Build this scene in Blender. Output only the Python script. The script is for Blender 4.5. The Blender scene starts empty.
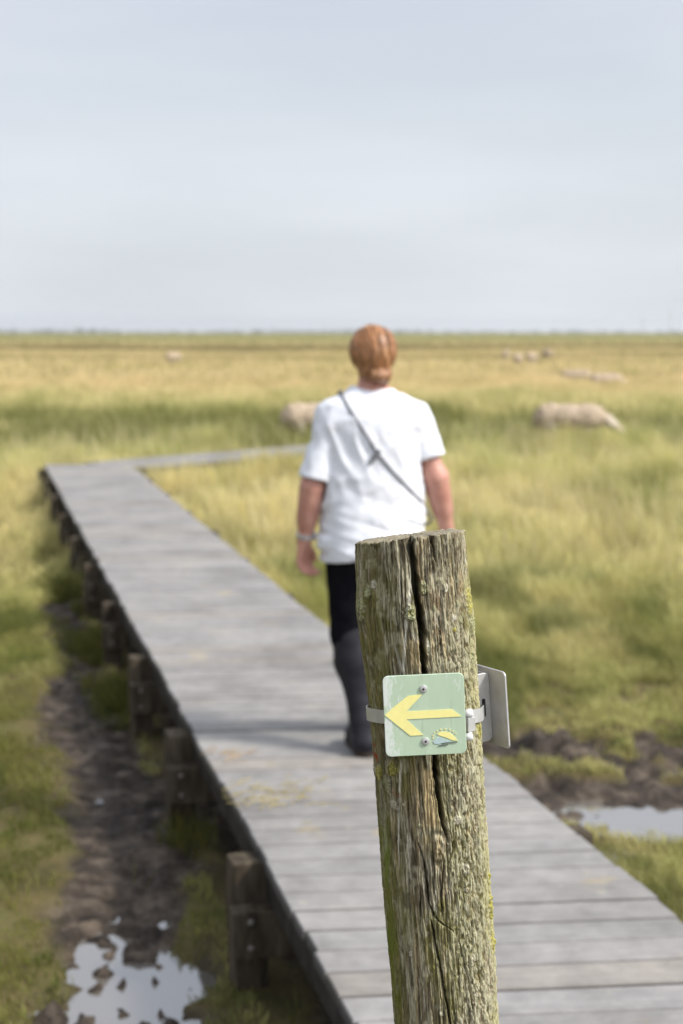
import bpy, math, random
import numpy as np
from mathutils import Vector, Matrix
from mathutils.bvhtree import BVHTree

random.seed(7)
RS = np.random.RandomState(11)
SC = bpy.context.scene
COL = SC.collection

# ------------------------------------------------------------------ camera numbers
F = 1564.0                      # focal length in pixels of a 683 x 1024 frame
PITCH = math.atan(180.0 / F)    # horizon at row 332
CAMZ = 1.65                     # eye height above the deck (deck top is z = 0)
CT, ST = math.cos(PITCH), math.sin(PITCH)


def at(px, py, Y):
    """world point on the vertical plane y = Y seen at a photo pixel (used to read sizes off the photo)"""
    a = (px - 341.5) / F
    b = -(py - 512.0) / F
    dx, dy, dz = a, CT + b * ST, -ST + b * CT
    k = Y / dy
    return Vector((dx * k, Y, CAMZ + dz * k))


# ------------------------------------------------------------------ object helpers
def link(o, parent=None):
    COL.objects.link(o)
    if parent is not None:
        o.parent = parent
    return o


def tag(o, label=None, cat=None, group=None, kind=None):
    if label:
        o['label'] = label
    if cat:
        o['category'] = cat
    if group:
        o['group'] = group
    if kind:
        o['kind'] = kind
    return o


def empty(name, loc=(0, 0, 0), rz=0.0):
    o = bpy.data.objects.new(name, None)
    o.empty_display_size = 0.1
    o.location = loc
    o.rotation_euler = (0, 0, rz)
    return link(o)


def mesh_np(name, V, quads=None, tris=None, mat=None, parent=None, cols=None, smooth=True, attrs=None):
    V = np.asarray(V, dtype=np.float32)
    me = bpy.data.meshes.new(name)
    me.vertices.add(len(V))
    me.vertices.foreach_set('co', V.ravel())
    nq = 0 if quads is None else len(quads)
    nt = 0 if tris is None else len(tris)
    parts, starts, tot = [], [], []
    if nq:
        parts.append(np.asarray(quads, dtype=np.int32).ravel())
        starts.append(np.arange(nq, dtype=np.int32) * 4)
        tot.append(np.full(nq, 4, dtype=np.int32))
    if nt:
        parts.append(np.asarray(tris, dtype=np.int32).ravel())
        starts.append(nq * 4 + np.arange(nt, dtype=np.int32) * 3)
        tot.append(np.full(nt, 3, dtype=np.int32))
    loops = np.concatenate(parts)
    me.loops.add(len(loops))
    me.loops.foreach_set('vertex_index', loops)
    me.polygons.add(nq + nt)
    me.polygons.foreach_set('loop_start', np.concatenate(starts))
    me.polygons.foreach_set('loop_total', np.concatenate(tot))
    me.polygons.foreach_set('use_smooth', np.full(nq + nt, bool(smooth)))
    me.update(calc_edges=True)
    if cols is not None:
        a = me.color_attributes.new('Col', 'FLOAT_COLOR', 'POINT')
        c = np.ones((len(V), 4), dtype=np.float32)
        c[:, :3] = cols
        a.data.foreach_set('color', c.ravel())
    for k, v in (attrs or {}).items():
        a = me.attributes.new(k, 'FLOAT', 'POINT')
        a.data.foreach_set('value', np.asarray(v, dtype=np.float32).ravel())
    me.validate()
    if mat is not None:
        me.materials.append(mat)
    o = bpy.data.objects.new(name, me)
    return link(o, parent)


class MB:
    """collects simple solids into one mesh"""

    def __init__(self):
        self.v, self.f = [], []

    def poly(self, vs, fs):
        n = len(self.v)
        self.v += [tuple(p) for p in vs]
        self.f += [tuple(n + i for i in f) for f in fs]

    def hexa(self, lo4, hi4):
        self.poly(list(lo4) + list(hi4), [(3, 2, 1, 0), (4, 5, 6, 7), (0, 1, 5, 4), (1, 2, 6, 5), (2, 3, 7, 6), (3, 0, 4, 7)])

    def prism(self, pts, z0, z1, M=None):
        """flat outline (ccw) extruded along local z"""
        n = len(pts)
        vs = [Vector((p[0], p[1], z0)) for p in pts] + [Vector((p[0], p[1], z1)) for p in pts]
        if M is not None:
            vs = [M @ v for v in vs]
        self.poly(vs, [tuple(range(n - 1, -1, -1)), tuple(range(n, 2 * n))] + [(i, (i + 1) % n, n + (i + 1) % n, n + i) for i in range(n)])

    def lathe(self, prof, n=20, M=None):
        vs, fs = [], []
        for (r, z) in prof:
            for i in range(n):
                a = 2 * math.pi * i / n
                vs.append(Vector((r * math.cos(a), r * math.sin(a), z)))
        for j in range(len(prof) - 1):
            for i in range(n):
                k = (i + 1) % n
                fs.append((j * n + i, j * n + k, (j + 1) * n + k, (j + 1) * n + i))
        fs.append(tuple(range(n - 1, -1, -1)))
        m = (len(prof) - 1) * n
        fs.append(tuple(m + i for i in range(n)))
        if M is not None:
            vs = [M @ v for v in vs]
        self.poly(vs, fs)

    def build(self, name, mat, parent=None, smooth=False, bevel=0.0, seg=2):
        me = bpy.data.meshes.new(name)
        me.from_pydata(self.v, [], self.f)
        me.update()
        if smooth:
            me.polygons.foreach_set('use_smooth', [True] * len(me.polygons))
        me.materials.append(mat)
        o = bpy.data.objects.new(name, me)
        link(o, parent)
        if bevel > 0:
            m = o.modifiers.new('bevel', 'BEVEL')
            m.width = bevel
            m.segments = seg
            m.limit_method = 'ANGLE'
        return o


# ------------------------------------------------------------------ noise in numpy
def _hash(ix, iy, iz):
    h = ix + iy + iz
    h = (h ^ (h >> np.uint32(13))) * np.uint32(1274126177)
    h = (h ^ (h >> np.uint32(16))) * np.uint32(2246822519)
    h = h ^ (h >> np.uint32(15))
    return (h & np.uint32(0xFFFFFF)).astype(np.float32)


def vnoise(x, y, z=None, seed=0):
    x = np.asarray(x, dtype=np.float64)
    y = np.asarray(y, dtype=np.float64)
    flat = z is None
    z = np.zeros(1) if flat else np.asarray(z, dtype=np.float64)
    if not flat:
        x, y, z = np.broadcast_arrays(x, y, z)
    I, W = [], []
    for t, mul in ((x, 374761393), (y, 668265263), (z, 2147483647)):
        i = np.floor(t)
        f = (t - i).astype(np.float32)
        f = f * f * (3 - 2 * f)
        u = i.astype(np.int64).astype(np.uint32)
        I.append((u * np.uint32(mul), (u + np.uint32(1)) * np.uint32(mul)))
        W.append((1 - f, f))
    sd = np.uint32((seed * 2654435761) & 0xFFFFFFFF)
    r = 0
    for dz in ((0,) if flat else (0, 1)):
        for dy in (0, 1):
            yz = I[1][dy] + I[2][dz] + sd
            wyz = W[1][dy] * W[2][dz]
            r = r + wyz * (W[0][0] * _hash(I[0][0], yz, np.uint32(0)) + W[0][1] * _hash(I[0][1], yz, np.uint32(0)))
    return r / np.float32(0xFFFFFF)


def fbm(x, y, z=None, oct=4, seed=0):
    r, a, t = 0, 1.0, 0.0
    x, y = np.asarray(x, dtype=np.float64), np.asarray(y, dtype=np.float64)
    for i in range(oct):
        s = 2.03 ** i
        r = r + a * vnoise(x * s + 7.1 * i, y * s + 3.7 * i, None if z is None else z * s + 1.3 * i, seed + i)
        t += a
        a *= 0.5
    return r / t


def sst(a, b, x):
    t = np.clip((x - a) / (b - a), 0, 1)
    return t * t * (3 - 2 * t)


# ------------------------------------------------------------------ materials
def new_mat(name):
    m = bpy.data.materials.new(name)
    m.use_nodes = True
    nt = m.node_tree
    nt.nodes.clear()
    out = nt.nodes.new('ShaderNodeOutputMaterial')
    b = nt.nodes.new('ShaderNodeBsdfPrincipled')
    nt.links.new(b.outputs[0], out.inputs[0])
    return m, nt, b, out


def nd(nt, typ, **kw):
    n = nt.nodes.new(typ)
    for k, v in kw.items():
        if k.startswith('i_'):
            key = k[2:]
            n.inputs[int(key) if key.isdigit() else key.replace('_', ' ')].default_value = v
        else:
            setattr(n, k, v)
    return n


def noise_node(nt, vec, scale, detail=4, rough=0.55):
    n = nd(nt, 'ShaderNodeTexNoise')
    n.inputs['Scale'].default_value = scale
    n.inputs['Detail'].default_value = detail
    n.inputs['Roughness'].default_value = rough
    if vec is not None:
        nt.links.new(vec, n.inputs['Vector'])
    return n.outputs[0]


def ramp(nt, fac, stops):
    r = nd(nt, 'ShaderNodeValToRGB')
    el = r.color_ramp.elements
    while len(el) < len(stops):
        el.new(0.5)
    for e, (p, c) in zip(el, stops):
        e.position = p
        e.color = (*c, 1) if len(c) == 3 else c
    nt.links.new(fac, r.inputs[0])
    return r.outputs[0]


def mixc(nt, fac, a, b, mode='MIX'):
    m = nd(nt, 'ShaderNodeMix', data_type='RGBA', blend_type=mode)
    for sock, v in ((m.inputs[0], fac), (m.inputs[6], a), (m.inputs[7], b)):
        if isinstance(v, (int, float)):
            sock.default_value = v
        elif isinstance(v, tuple):
            sock.default_value = (*v, 1) if len(v) == 3 else v
        else:
            nt.links.new(v, sock)
    return m.outputs[2]


def mapping(nt, scale=(1, 1, 1), rot=(0, 0, 0), kind='Object'):
    tc = nd(nt, 'ShaderNodeTexCoord')
    mp = nd(nt, 'ShaderNodeMapping')
    mp.inputs['Scale'].default_value = scale
    mp.inputs['Rotation'].default_value = rot
    nt.links.new(tc.outputs[kind], mp.inputs[0])
    return mp.outputs[0]


def bump(nt, b, h, strength=0.4, dist=0.01):
    n = nd(nt, 'ShaderNodeBump')
    n.inputs['Strength'].default_value = strength
    n.inputs['Distance'].default_value = dist
    nt.links.new(h, n.inputs['Height'])
    nt.links.new(n.outputs[0], b.inputs['Normal'])


def simple(name, c1, c2, scale=20, rough=0.6, metal=0.0, bstr=0.2, bdist=0.003, stretch=(1, 1, 1), spec=0.5):
    m, nt, b, _ = new_mat(name)
    v = mapping(nt, stretch)
    n = noise_node(nt, v, scale, 5)
    nt.links.new(ramp(nt, n, [(0.3, c1), (0.7, c2)]), b.inputs['Base Color'])
    b.inputs['Roughness'].default_value = rough
    b.inputs['Metallic'].default_value = metal
    b.inputs['Specular IOR Level'].default_value = spec
    if bstr:
        bump(nt, b, n, bstr, bdist)
    return m


def vcol_mat(name, rough=0.8, nscale=300, namp=0.25, bstr=0.3, bdist=0.001, spec=0.3, stretch=(1, 1, 1)):
    m, nt, b, _ = new_mat(name)
    a = nd(nt, 'ShaderNodeVertexColor', layer_name='Col')
    v = mapping(nt, stretch)
    n = noise_node(nt, v, nscale, 4, 0.65)
    k = ramp(nt, n, [(0.25, (1 - namp,) * 3), (0.75, (1 + namp,) * 3)])
    nt.links.new(mixc(nt, 1.0, a.outputs[0], k, 'MULTIPLY'), b.inputs['Base Color'])
    b.inputs['Roughness'].default_value = rough
    b.inputs['Specular IOR Level'].default_value = spec
    if bstr:
        bump(nt, b, n, bstr, bdist)
    return m


def leaf_mat(name, trans=0.5):
    m, nt, b, out = new_mat(name)
    a = nd(nt, 'ShaderNodeVertexColor', layer_name='Col')
    nt.links.new(a.outputs[0], b.inputs['Base Color'])
    b.inputs['Roughness'].default_value = 0.55
    b.inputs['Specular IOR Level'].default_value = 0.25
    t = nd(nt, 'ShaderNodeBsdfTranslucent')
    nt.links.new(a.outputs[0], t.inputs[0])
    mx = nd(nt, 'ShaderNodeMixShader')
    mx.inputs[0].default_value = trans
    nt.links.new(b.outputs[0], mx.inputs[1])
    nt.links.new(t.outputs[0], mx.inputs[2])
    nt.links.new(mx.outputs[0], out.inputs[0])
    return m


M_POST = vcol_mat('weathered_post_wood', 0.85, 850, 0.36, 0.7, 0.0012, 0.15, (1, 1, .14))
M_GRASS = leaf_mat('grass_blades')
M_GREY = simple('galvanised_metal', (0.50, 0.49, 0.475), (0.64, 0.63, 0.61), 60, 0.45, 0.45, 0.15, 0.0005)
M_PLATE_BACK = simple('dull_grey_metal', (0.42, 0.41, 0.41), (0.54, 0.53, 0.52), 40, 0.5, 0.25, 0.1, 0.0004)
M_WHITEPLASTIC = simple('white_plastic', (0.72, 0.72, 0.72), (0.8, 0.8, 0.8), 50, 0.4, 0, 0.05, 0.0003)
M_DARK = simple('recess_shade', (0.01, 0.01, 0.01), (0.02, 0.02, 0.02), 50, 0.6, 0, 0, 0)  # near-black colour standing in for the shade inside small openings
M_PILE = simple('shade_dark_pile_wood', (0.022, 0.017, 0.012), (0.115, 0.092, 0.064), 9, 0.85, 0, 0.6, 0.01, (3, 3, 0.6), spec=0.1)  # pile wood coloured darker to carry the dense shade beside the deck
M_BEAM = simple('dark_beam_wood', (0.022, 0.02, 0.017), (0.06, 0.052, 0.045), 9, 0.85, 0, 0.5, 0.006, spec=0.08)
M_RUSTY = simple('dull_rusty_bolt', (0.10, 0.085, 0.07), (0.30, 0.28, 0.25), 300, 0.6, 0.2, 0.2, 0.0005)
M_BOLT = simple('bolt_steel', (0.5, 0.5, 0.5), (0.7, 0.7, 0.7), 80, 0.4, 0.6, 0.1, 0.0005)


# ------------------------------------------------------------------ walkway geometry numbers
A1 = 0.2357                                   # lateral drift of the first run per metre of depth
U1 = np.array([-A1, 1.0]) / math.hypot(A1, 1)
N1 = np.array([U1[1], -U1[0]])                # to the right of the walking direction
XL0 = 0.88                                    # left edge: x = XL0 - A1*y


def edge_l(y):
    return XL0 - A1 * y


# right edge from the photo, e.g. (485, 755) and (683, 918)
def _deckpt(px, py):
    b = -(py - 512.0) / F
    a = (px - 341.5) / F
    dz = -ST + b * CT
    k = -CAMZ / dz
    return np.array([a * k, (CT + b * ST) * k])


_r = [_deckpt(683, 916), _deckpt(485, 757), _deckpt(300, 603), _deckpt(160, 489)]
XR0 = float(np.mean([p[0] + A1 * p[1] for p in _r]))
WID = (XR0 - XL0) * math.cos(math.atan(A1))
print('deck width', WID, [float(p[0] + A1 * p[1]) for p in _r])


def edge_r(y):
    return XR0 - A1 * y


# second run
P2 = np.array([-2.52, 19.0])                  # inner corner
U2 = np.array([0.66, 0.751])
N2 = np.array([U2[1], -U2[0]])
LEN2 = 4.6
W2 = 1.12
P3 = P2 + U2 * LEN2
U3 = np.array([0.06, 0.998])


def in_deck(x, y, m=0.0):
    a = (x > edge_l(y) - m) & (x < edge_r(y) + m) & (y > -4) & (y < 20.2)
    dx, dy = x - P2[0], y - P2[1]
    s, t = dx * U2[0] + dy * U2[1], dx * N2[0] + dy * N2[1]
    b = (s > -0.6) & (s < LEN2 + 0.4) & (t < m) & (t > -W2 - m)
    dx, dy = x - P3[0], y - P3[1]
    s = dx * U3[0] + dy * U3[1]
    t = dx * U3[1] - dy * U3[0]
    c = (s > -0.5) & (s < 9) & (abs(t) < W2 / 2 + m)
    return a | b | c


# ------------------------------------------------------------------ ground
GZ = -0.45
WZ = -0.505


def mud_mask(x, y):
    w = (fbm(x * 2.2, y * 1.6, oct=4, seed=21) - 0.5) + (fbm(x * 9, y * 6, oct=3, seed=22) - .5) * .55
    xl = np.interp(y, [0, 2, 4.74, 5.6, 6.87, 8.8, 10.2, 12.2, 13.2], [-.55, -.75, -.98, -.98, -1.22, -1.78, -1.92, -2.22, -2.4])
    xr = np.interp(y, [0, 4, 5.1, 6.2, 8.8, 10.6, 12.2, 13.2], [.5, -.30, -.47, -.66, -1.27, -1.75, -2.12, -2.4])
    left = np.minimum(x - xl, xr - x) + .03 + w * 0.46
    left = np.minimum(left, (12.4 - y) * 0.3)
    # under the deck the soil is bare too
    und = np.minimum(x - edge_l(y) - 0.1, edge_r(y) - 0.12 - x)
    und = np.minimum(und, (16 - y) * .2) + w * .2
    yc = 7.26 + 0.10 * np.sin(x * 1.9 + 1.0)
    right = 0.60 - np.abs(y - yc) + w * 0.55 * np.where(y > 7.3, 2.2, 1.0)
    right = np.minimum(right, x + 1.2)
    right = np.where((y > 7.22) & (x > .6), np.minimum(right, (fbm(x * 3.5, y * 3.0, oct=3, seed=23) - .43) * 1.2), right)
    m = np.maximum(np.maximum(left, und), right)
    return sst(-0.06, 0.10, m)


def ground_h(x, y):
    x = np.asarray(x, dtype=np.float64)
    y = np.asarray(y, dtype=np.float64)
    near = 1 - sst(25, 60, np.hypot(x, y))
    h = GZ + (fbm(x * 1.3, y * 1.3, oct=4, seed=3) - 0.5) * 0.09 * near + (fbm(x * .05, y * .05, oct=3, seed=5) - .5) * 0.25 * sst(15, 60, np.hypot(x, y))
    m = mud_mask(x, y)
    lump = fbm(x * 7, y * 9, oct=4, seed=9) - 0.5
    lump2 = fbm(x * 17, y * 17, oct=3, seed=10) - 0.5
    h = h - m * 0.028 + m * (lump * 0.085 + lump2 * 0.06)
    # wet hollow in the foreground on the left and the creek on the right
    px = x + 0.74
    hol = np.exp(-(px / 0.29) ** 2 - ((y - 4.85) / 0.62) ** 2)
    h = h - hol * 0.070 + hol * (fbm(x * 11, y * 8, oct=4, seed=31) - 0.5) * 0.13 + hol * (fbm(x * 26, y * 16, oct=3, seed=32) - 0.5) * 0.20
    hol2 = np.exp(-((x + .93) / 0.10) ** 2 - ((y - 7.55) / 0.16) ** 2)
    h = h - hol2 * 0.045
    yc = 6.74 + 0.06 * np.sin(x * 1.9 + 1.0)
    creek = np.exp(-((y - yc) / 0.21) ** 4) * sst(0.72, 1.2, x + (fbm(x * 8, y * 8, oct=3, seed=33) - .5))
    h = h - creek * (0.085 + .16 * (fbm(x * 9, y * 9, oct=3, seed=34) - .5))
    h = h - np.exp(-((y - 6.35) / 0.38) ** 2) * sst(0.15, 0.8, x) * 0.05
    bank = np.exp(-((y - 7.75) / 0.42) ** 2) * sst(0.4, 1.0, x)
    h = h + bank * (0.03 + 0.26 * (fbm(x * 7, y * 7, oct=4, seed=41) - 0.5))
    return h


def axis_pts(fine_lo, fine_hi, step, lo, hi, g=1.09):
    a = list(np.arange(fine_lo, fine_hi + 1e-6, step))
    s = step
    while a[-1] < hi:
        s *= g
        a.append(a[-1] + s)
    s = step
    b = [fine_lo]
    while b[-1] > lo:
        s *= g
        b.append(b[-1] - s)
    return np.array(b[:0:-1] + a)


gx = axis_pts(-3.2, 3.4, 0.025, -5000, 5000)
gy = axis_pts(3.6, 13.0, 0.025, -300, 7000)
GX, GY = np.meshgrid(gx, gy)
GH = ground_h(GX, GY)
nx, ny = len(gx), len(gy)
idx = np.arange(nx * ny).reshape(ny, nx)
quads = np.stack([idx[:-1, :-1], idx[:-1, 1:], idx[1:, 1:], idx[1:, :-1]], -1).reshape(-1, 4)
mm = mud_mask(GX, GY)


def ground_material():
    m, nt, b, _ = new_mat('marsh_ground')
    at_ = nd(nt, 'ShaderNodeAttribute', attribute_name='mud')
    v = mapping(nt)
    n1 = noise_node(nt, v, 2.5, 6)
    n2 = noise_node(nt, v, 0.02, 5)
    n3 = noise_node(nt, mapping(nt, (0.0012, 0.012, 1)), 1.0, 5)
    turf = ramp(nt, n1, [(0.3, (0.055, 0.050, 0.020)), (0.55, (0.13, 0.105, 0.045)), (0.75, (0.09, 0.10, 0.028))])
    far = ramp(nt, n3, [(0.32, (0.14, 0.15, 0.055)), (0.46, (0.30, 0.255, 0.10)), (0.56, (0.17, 0.17, 0.06)), (0.7, (0.27, 0.22, 0.09))])
    far = mixc(nt, 0.35, far, ramp(nt, n2, [(0.3, (0.11, 0.13, 0.04)), (0.7, (0.33, 0.27, 0.12))]))
    geo = nd(nt, 'ShaderNodeTexCoord')
    sep = nd(nt, 'ShaderNodeSeparateXYZ')
    nt.links.new(geo.outputs['Object'], sep.inputs[0])
    mr = nd(nt, 'ShaderNodeMapRange')
    mr.inputs[1].default_value = 20
    mr.inputs[2].default_value = 70
    nt.links.new(sep.outputs[1], mr.inputs[0])
    col = mixc(nt, mr.outputs[0], turf, far)
    n4 = noise_node(nt, v, 9, 6, 0.6)
    mud = ramp(nt, n4, [(0.3, (0.018, 0.014, 0.011)), (0.5, (0.056, 0.044, 0.034)), (0.70, (0.15, 0.118, 0.088))])
    col = mixc(nt, at_.outputs['Fac'], col, mud)
    nt.links.new(col, b.inputs['Base Color'])
    r = nd(nt, 'ShaderNodeMapRange')
    r.inputs[3].default_value = 0.95
    r.inputs[4].default_value = 0.55
    nt.links.new(at_.outputs['Fac'], r.inputs[0])
    nt.links.new(r.outputs[0], b.inputs['Roughness'])
    b.inputs['Specular IOR Level'].default_value = 0.10
    bump(nt, b, noise_node(nt, v, 30, 5, 0.6), 0.8, 0.03)
    return m


ground = mesh_np('ground', np.stack([GX.ravel(), GY.ravel(), GH.ravel()], -1), quads=quads, mat=ground_material(), attrs={'mud': mm})
tag(ground, 'flat salt marsh ground of short turf and dark churned mud', 'ground', kind='structure')

# standing water of the wet hollow and the small creek
m_w, nt, b, _ = new_mat('puddle_water')
b.inputs['Base Color'].default_value = (0.155, 0.14, 0.12, 1)
b.inputs['Roughness'].default_value = 0.04
b.inputs['IOR'].default_value = 1.8
b.inputs['Specular IOR Level'].default_value = 0.5
b.inputs['Coat Weight'].default_value = 1.0
b.inputs['Coat Roughness'].default_value = 0.02
b.inputs['Coat IOR'].default_value = 2.4
bump(nt, b, noise_node(nt, mapping(nt), 14, 3), 0.03, 0.01)
wv = [(-4, 1.0, WZ), (7, 1.0, WZ), (7, 9.5, WZ), (-4, 9.5, WZ)]
wmb = MB()
wmb.poly(wv, [(0, 1, 2, 3)])
water = wmb.build('water', m_w)
tag(water, 'still shallow puddle and creek water reflecting the pale sky', 'water', kind='structure')


# ------------------------------------------------------------------ boardwalk
def plank_material():
    m, nt, b, _ = new_mat('silvered_planks')
    a = nd(nt, 'ShaderNodeVertexColor', layer_name='Col')
    tc = nd(nt, 'ShaderNodeAttribute', attribute_name='puv', attribute_type='GEOMETRY')
    mp = nd(nt, 'ShaderNodeMapping')
    mp.inputs['Scale'].default_value = (5.0, 60.0, 1)
    nt.links.new(tc.outputs['Vector'], mp.inputs[0])
    grain = noise_node(nt, mp.outputs[0], 1.0, 6, 0.65)
    v = mapping(nt)
    blot = noise_node(nt, v, 2.2, 5, 0.6)
    lich = noise_node(nt, v, 3.1, 6, 0.62)
    col = mixc(nt, 1.0, a.outputs[0], ramp(nt, grain, [(0.25, (0.86, 0.86, 0.86)), (0.7, (1.06, 1.06, 1.06))]), 'MULTIPLY')
    col = mixc(nt, 1.0, col, ramp(nt, blot, [(0.3, (0.88, 0.88, 0.88)), (0.6, (1.05, 1.05, 1.05))]), 'MULTIPLY')
    col = mixc(nt, ramp(nt, lich, [(0.62, (0, 0, 0)), (0.72, (0.6, 0.6, 0.6))]), col, (0.40, 0.32, 0.17))
    stn = noise_node(nt, v, 1.1, 6, 0.68)
    col = mixc(nt, 1.0, col, ramp(nt, stn, [(0.34, (0.82, 0.81, 0.80)), (0.5, (1, 1, 1)), (0.7, (1.10, 1.09, 1.06))]), 'MULTIPLY')
    spk = noise_node(nt, v, 38, 3, 0.6)
    col = mixc(nt, ramp(nt, spk, [(0.66, (0, 0, 0)), (0.74, (.65, .65, .65))]), col, (0.11, 0.095, 0.08))
    spk2 = noise_node(nt, v, 24, 3, 0.6)
    col = mixc(nt, ramp(nt, spk2, [(0.69, (0, 0, 0)), (0.76, (.7, .7, .7))]), col, (0.42, 0.36, 0.20))
    mot = noise_node(nt, v, 12, 5, 0.65)
    col = mixc(nt, 1.0, col, ramp(nt, mot, [(0.3, (0.84, 0.84, 0.84)), (0.7, (1.12, 1.12, 1.12))]), 'MULTIPLY')
    nt.links.new(col, b.inputs['Base Color'])
    b.inputs['Roughness'].default_value = 0.8
    b.inputs['Specular IOR Level'].default_value = 0.3
    bump(nt, b, grain, 0.5, 0.003)
    return m


M_PLANK = plank_material()


def planks(name, origin, u, xl_fn, xr_fn, s0, s1, bdir, parent, pitch=0.149, th=0.038, gap=0.009):
    """boards lying across a run; origin/u give the centre line, bdir the direction of a board"""
    V, Q, C, P = [], [], [], []
    s = s0
    k = 0
    bn = np.array([-bdir[1], bdir[0]])
    if bn @ u < 0:
        bn = -bn
    while s < s1:
        w = pitch - gap + RS.uniform(-.002, .002)
        dz = RS.uniform(-.0025, .0015)
        tilt = RS.uniform(-.0015, .0015)
        jl, jr = RS.uniform(-.008, .008, 2)
        base = np.array(RS.uniform(.252, .276)) * np.array([1.0, 0.953, 0.90]) * (1 + RS.uniform(-.006, .006, 3))
        if RS.rand() < .10:
            base = base * RS.uniform(.88, .94)
        if RS.rand() < .08:
            base = base * np.array([1.04, 1.0, 0.94])
        q = []
        ch = 0.005
        for inset, z, tone in ((0, -th, .2), (0, -ch, .45), (ch, 0, 1.0)):  # board sides darkened in the vertex colour to deepen the shade of the gaps
            for e in (inset, w - inset):
                c = origin + u * (s + e / max(1e-3, abs(bn @ u)))
                for side in ((0, 1) if e == inset else (1, 0)):
                    fn = xl_fn if side == 0 else xr_fn
                    t = fn(c, bdir) + (jl if side == 0 else jr) + (inset if side == 0 else -inset)
                    p = c + bdir * t
                    zz = z + dz + tilt * (1 if side else -1)
                    q.append((p[0], p[1], zz))
                    P.append((t + k * 7.3, e + k * 1.7, k))
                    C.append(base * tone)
        n = len(V)
        V += q
        Q += [(n + 3, n + 2, n + 1, n), (n + 8, n + 9, n + 10, n + 11)]
        for a0 in (0, 4):
            for i in range(4):
                j = (i + 1) % 4
                Q.append((n + a0 + i, n + a0 + j, n + a0 + 4 + j, n + a0 + 4 + i))
        s += pitch
        k += 1
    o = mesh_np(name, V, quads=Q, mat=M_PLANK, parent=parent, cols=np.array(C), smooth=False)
    at_ = o.data.attributes.new('puv', 'FLOAT_VECTOR', 'POINT')
    at_.data.foreach_set('vector', np.array(P, dtype=np.float32).ravel())
    return o


bw = empty('boardwalk', (edge_l(8) + WID / 2, 8.0, GZ))
tag(bw, 'long grey plank boardwalk on low dark piles zigzagging over the marsh', 'boardwalk')


def fix_parent(o, root):
    o.parent = root
    o.matrix_parent_inverse = Matrix.Translation(root.location).inverted()


SK = math.radians(5.5)
BD1 = np.array([math.cos(SK), math.sin(SK)])


def side_fn(x0):
    # parameter t along bdir at which c + bdir*t meets the edge line x = x0 - A1*y
    def fn(c, bd):
        return (x0 - A1 * c[1] - c[0]) / (bd[0] + A1 * bd[1])
    return fn


mid0 = np.array([(XL0 + XR0) / 2, 0.0])
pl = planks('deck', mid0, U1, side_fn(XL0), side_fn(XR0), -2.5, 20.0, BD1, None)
fix_parent(pl, bw)
# second and third runs
B2 = np.array([N2[0], N2[1]])
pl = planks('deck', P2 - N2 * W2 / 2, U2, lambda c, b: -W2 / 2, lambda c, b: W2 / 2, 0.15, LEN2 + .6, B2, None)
fix_parent(pl, bw)
B3 = np.array([U3[1], -U3[0]])
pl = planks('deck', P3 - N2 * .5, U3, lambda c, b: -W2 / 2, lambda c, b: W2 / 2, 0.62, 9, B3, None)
fix_parent(pl, bw)


def beam(p, q, w, z0, z1, name='joist', mat=M_BEAM, bev=0.005):
    p, q = np.array(p), np.array(q)
    d = (q - p) / np.linalg.norm(q - p)
    n = np.array([-d[1], d[0]]) * w / 2
    c = [p - n, q - n, q + n, p + n]
    mb = MB()
    mb.hexa([(a[0], a[1], z0) for a in c], [(a[0], a[1], z1) for a in c])
    o = mb.build(name, mat, None, bevel=bev)
    fix_parent(o, bw)
    return o


def e1(y, off):
    """a point of the first run at depth y, off metres right of the left edge"""
    p = np.array([edge_l(y), y])
    return p + N1 * off


for off in (0.055, WID / 2, WID - 0.055):
    beam(e1(-2.4, off), e1(19.9, off), 0.06, -0.165, -0.0425)
for off in (0.06, W2 / 2, W2 - 0.06):
    beam(P2 + U2 * 0.2 - N2 * off, P2 + U2 * (LEN2 + .3) - N2 * off, 0.06, -0.166, -0.0435)


def pile(p, r, ztop, zbot, u=U1):
    """short squared post: a weathered block, narrower below"""
    n = np.array([u[1], -u[0]])
    tw = RS.uniform(-.06, .06)
    mb = MB()
    vs, fs = [], []
    levels = [(zbot, .86), (ztop - .26, .90), (ztop - .14, 1.0), (ztop, .97)]
    for (z, k) in levels:
        for (a, c) in ((-1, -1), (1, -1), (1, 1), (-1, 1)):
            q = p + (n * (a + tw * c) + u * (c - tw * a)) * r * k + RS.normal(0, .002, 2)
            vs.append((q[0], q[1], z + RS.normal(0, .003)))
    for j in range(len(levels) - 1):
        for i in range(4):
            k = (i + 1) % 4
            fs.append((j * 4 + i, j * 4 + k, (j + 1) * 4 + k, (j + 1) * 4 + i))
    m = (len(levels) - 1) * 4
    fs += [(m, m + 1, m + 2, m + 3), (3, 2, 1, 0)]
    mb.poly(vs, fs)
    o = mb.build('pile', M_PILE, None, bevel=.008, seg=2)
    fix_parent(o, bw)
    return o


def bolt(p, d, parent):
    z = Vector((d[0], d[1], 0))
    M = Matrix.Translation(Vector(p)) @ z.to_track_quat('Z', 'Y').to_matrix().to_4x4()
    mb = MB()
    mb.lathe([(0.011, 0), (0.011, 0.002), (0.007, 0.003), (0.007, 0.009), (0.005, 0.011)], 10, M)
    o = mb.build('bolt', M_RUSTY, None)
    o.parent = parent
    return o


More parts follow.
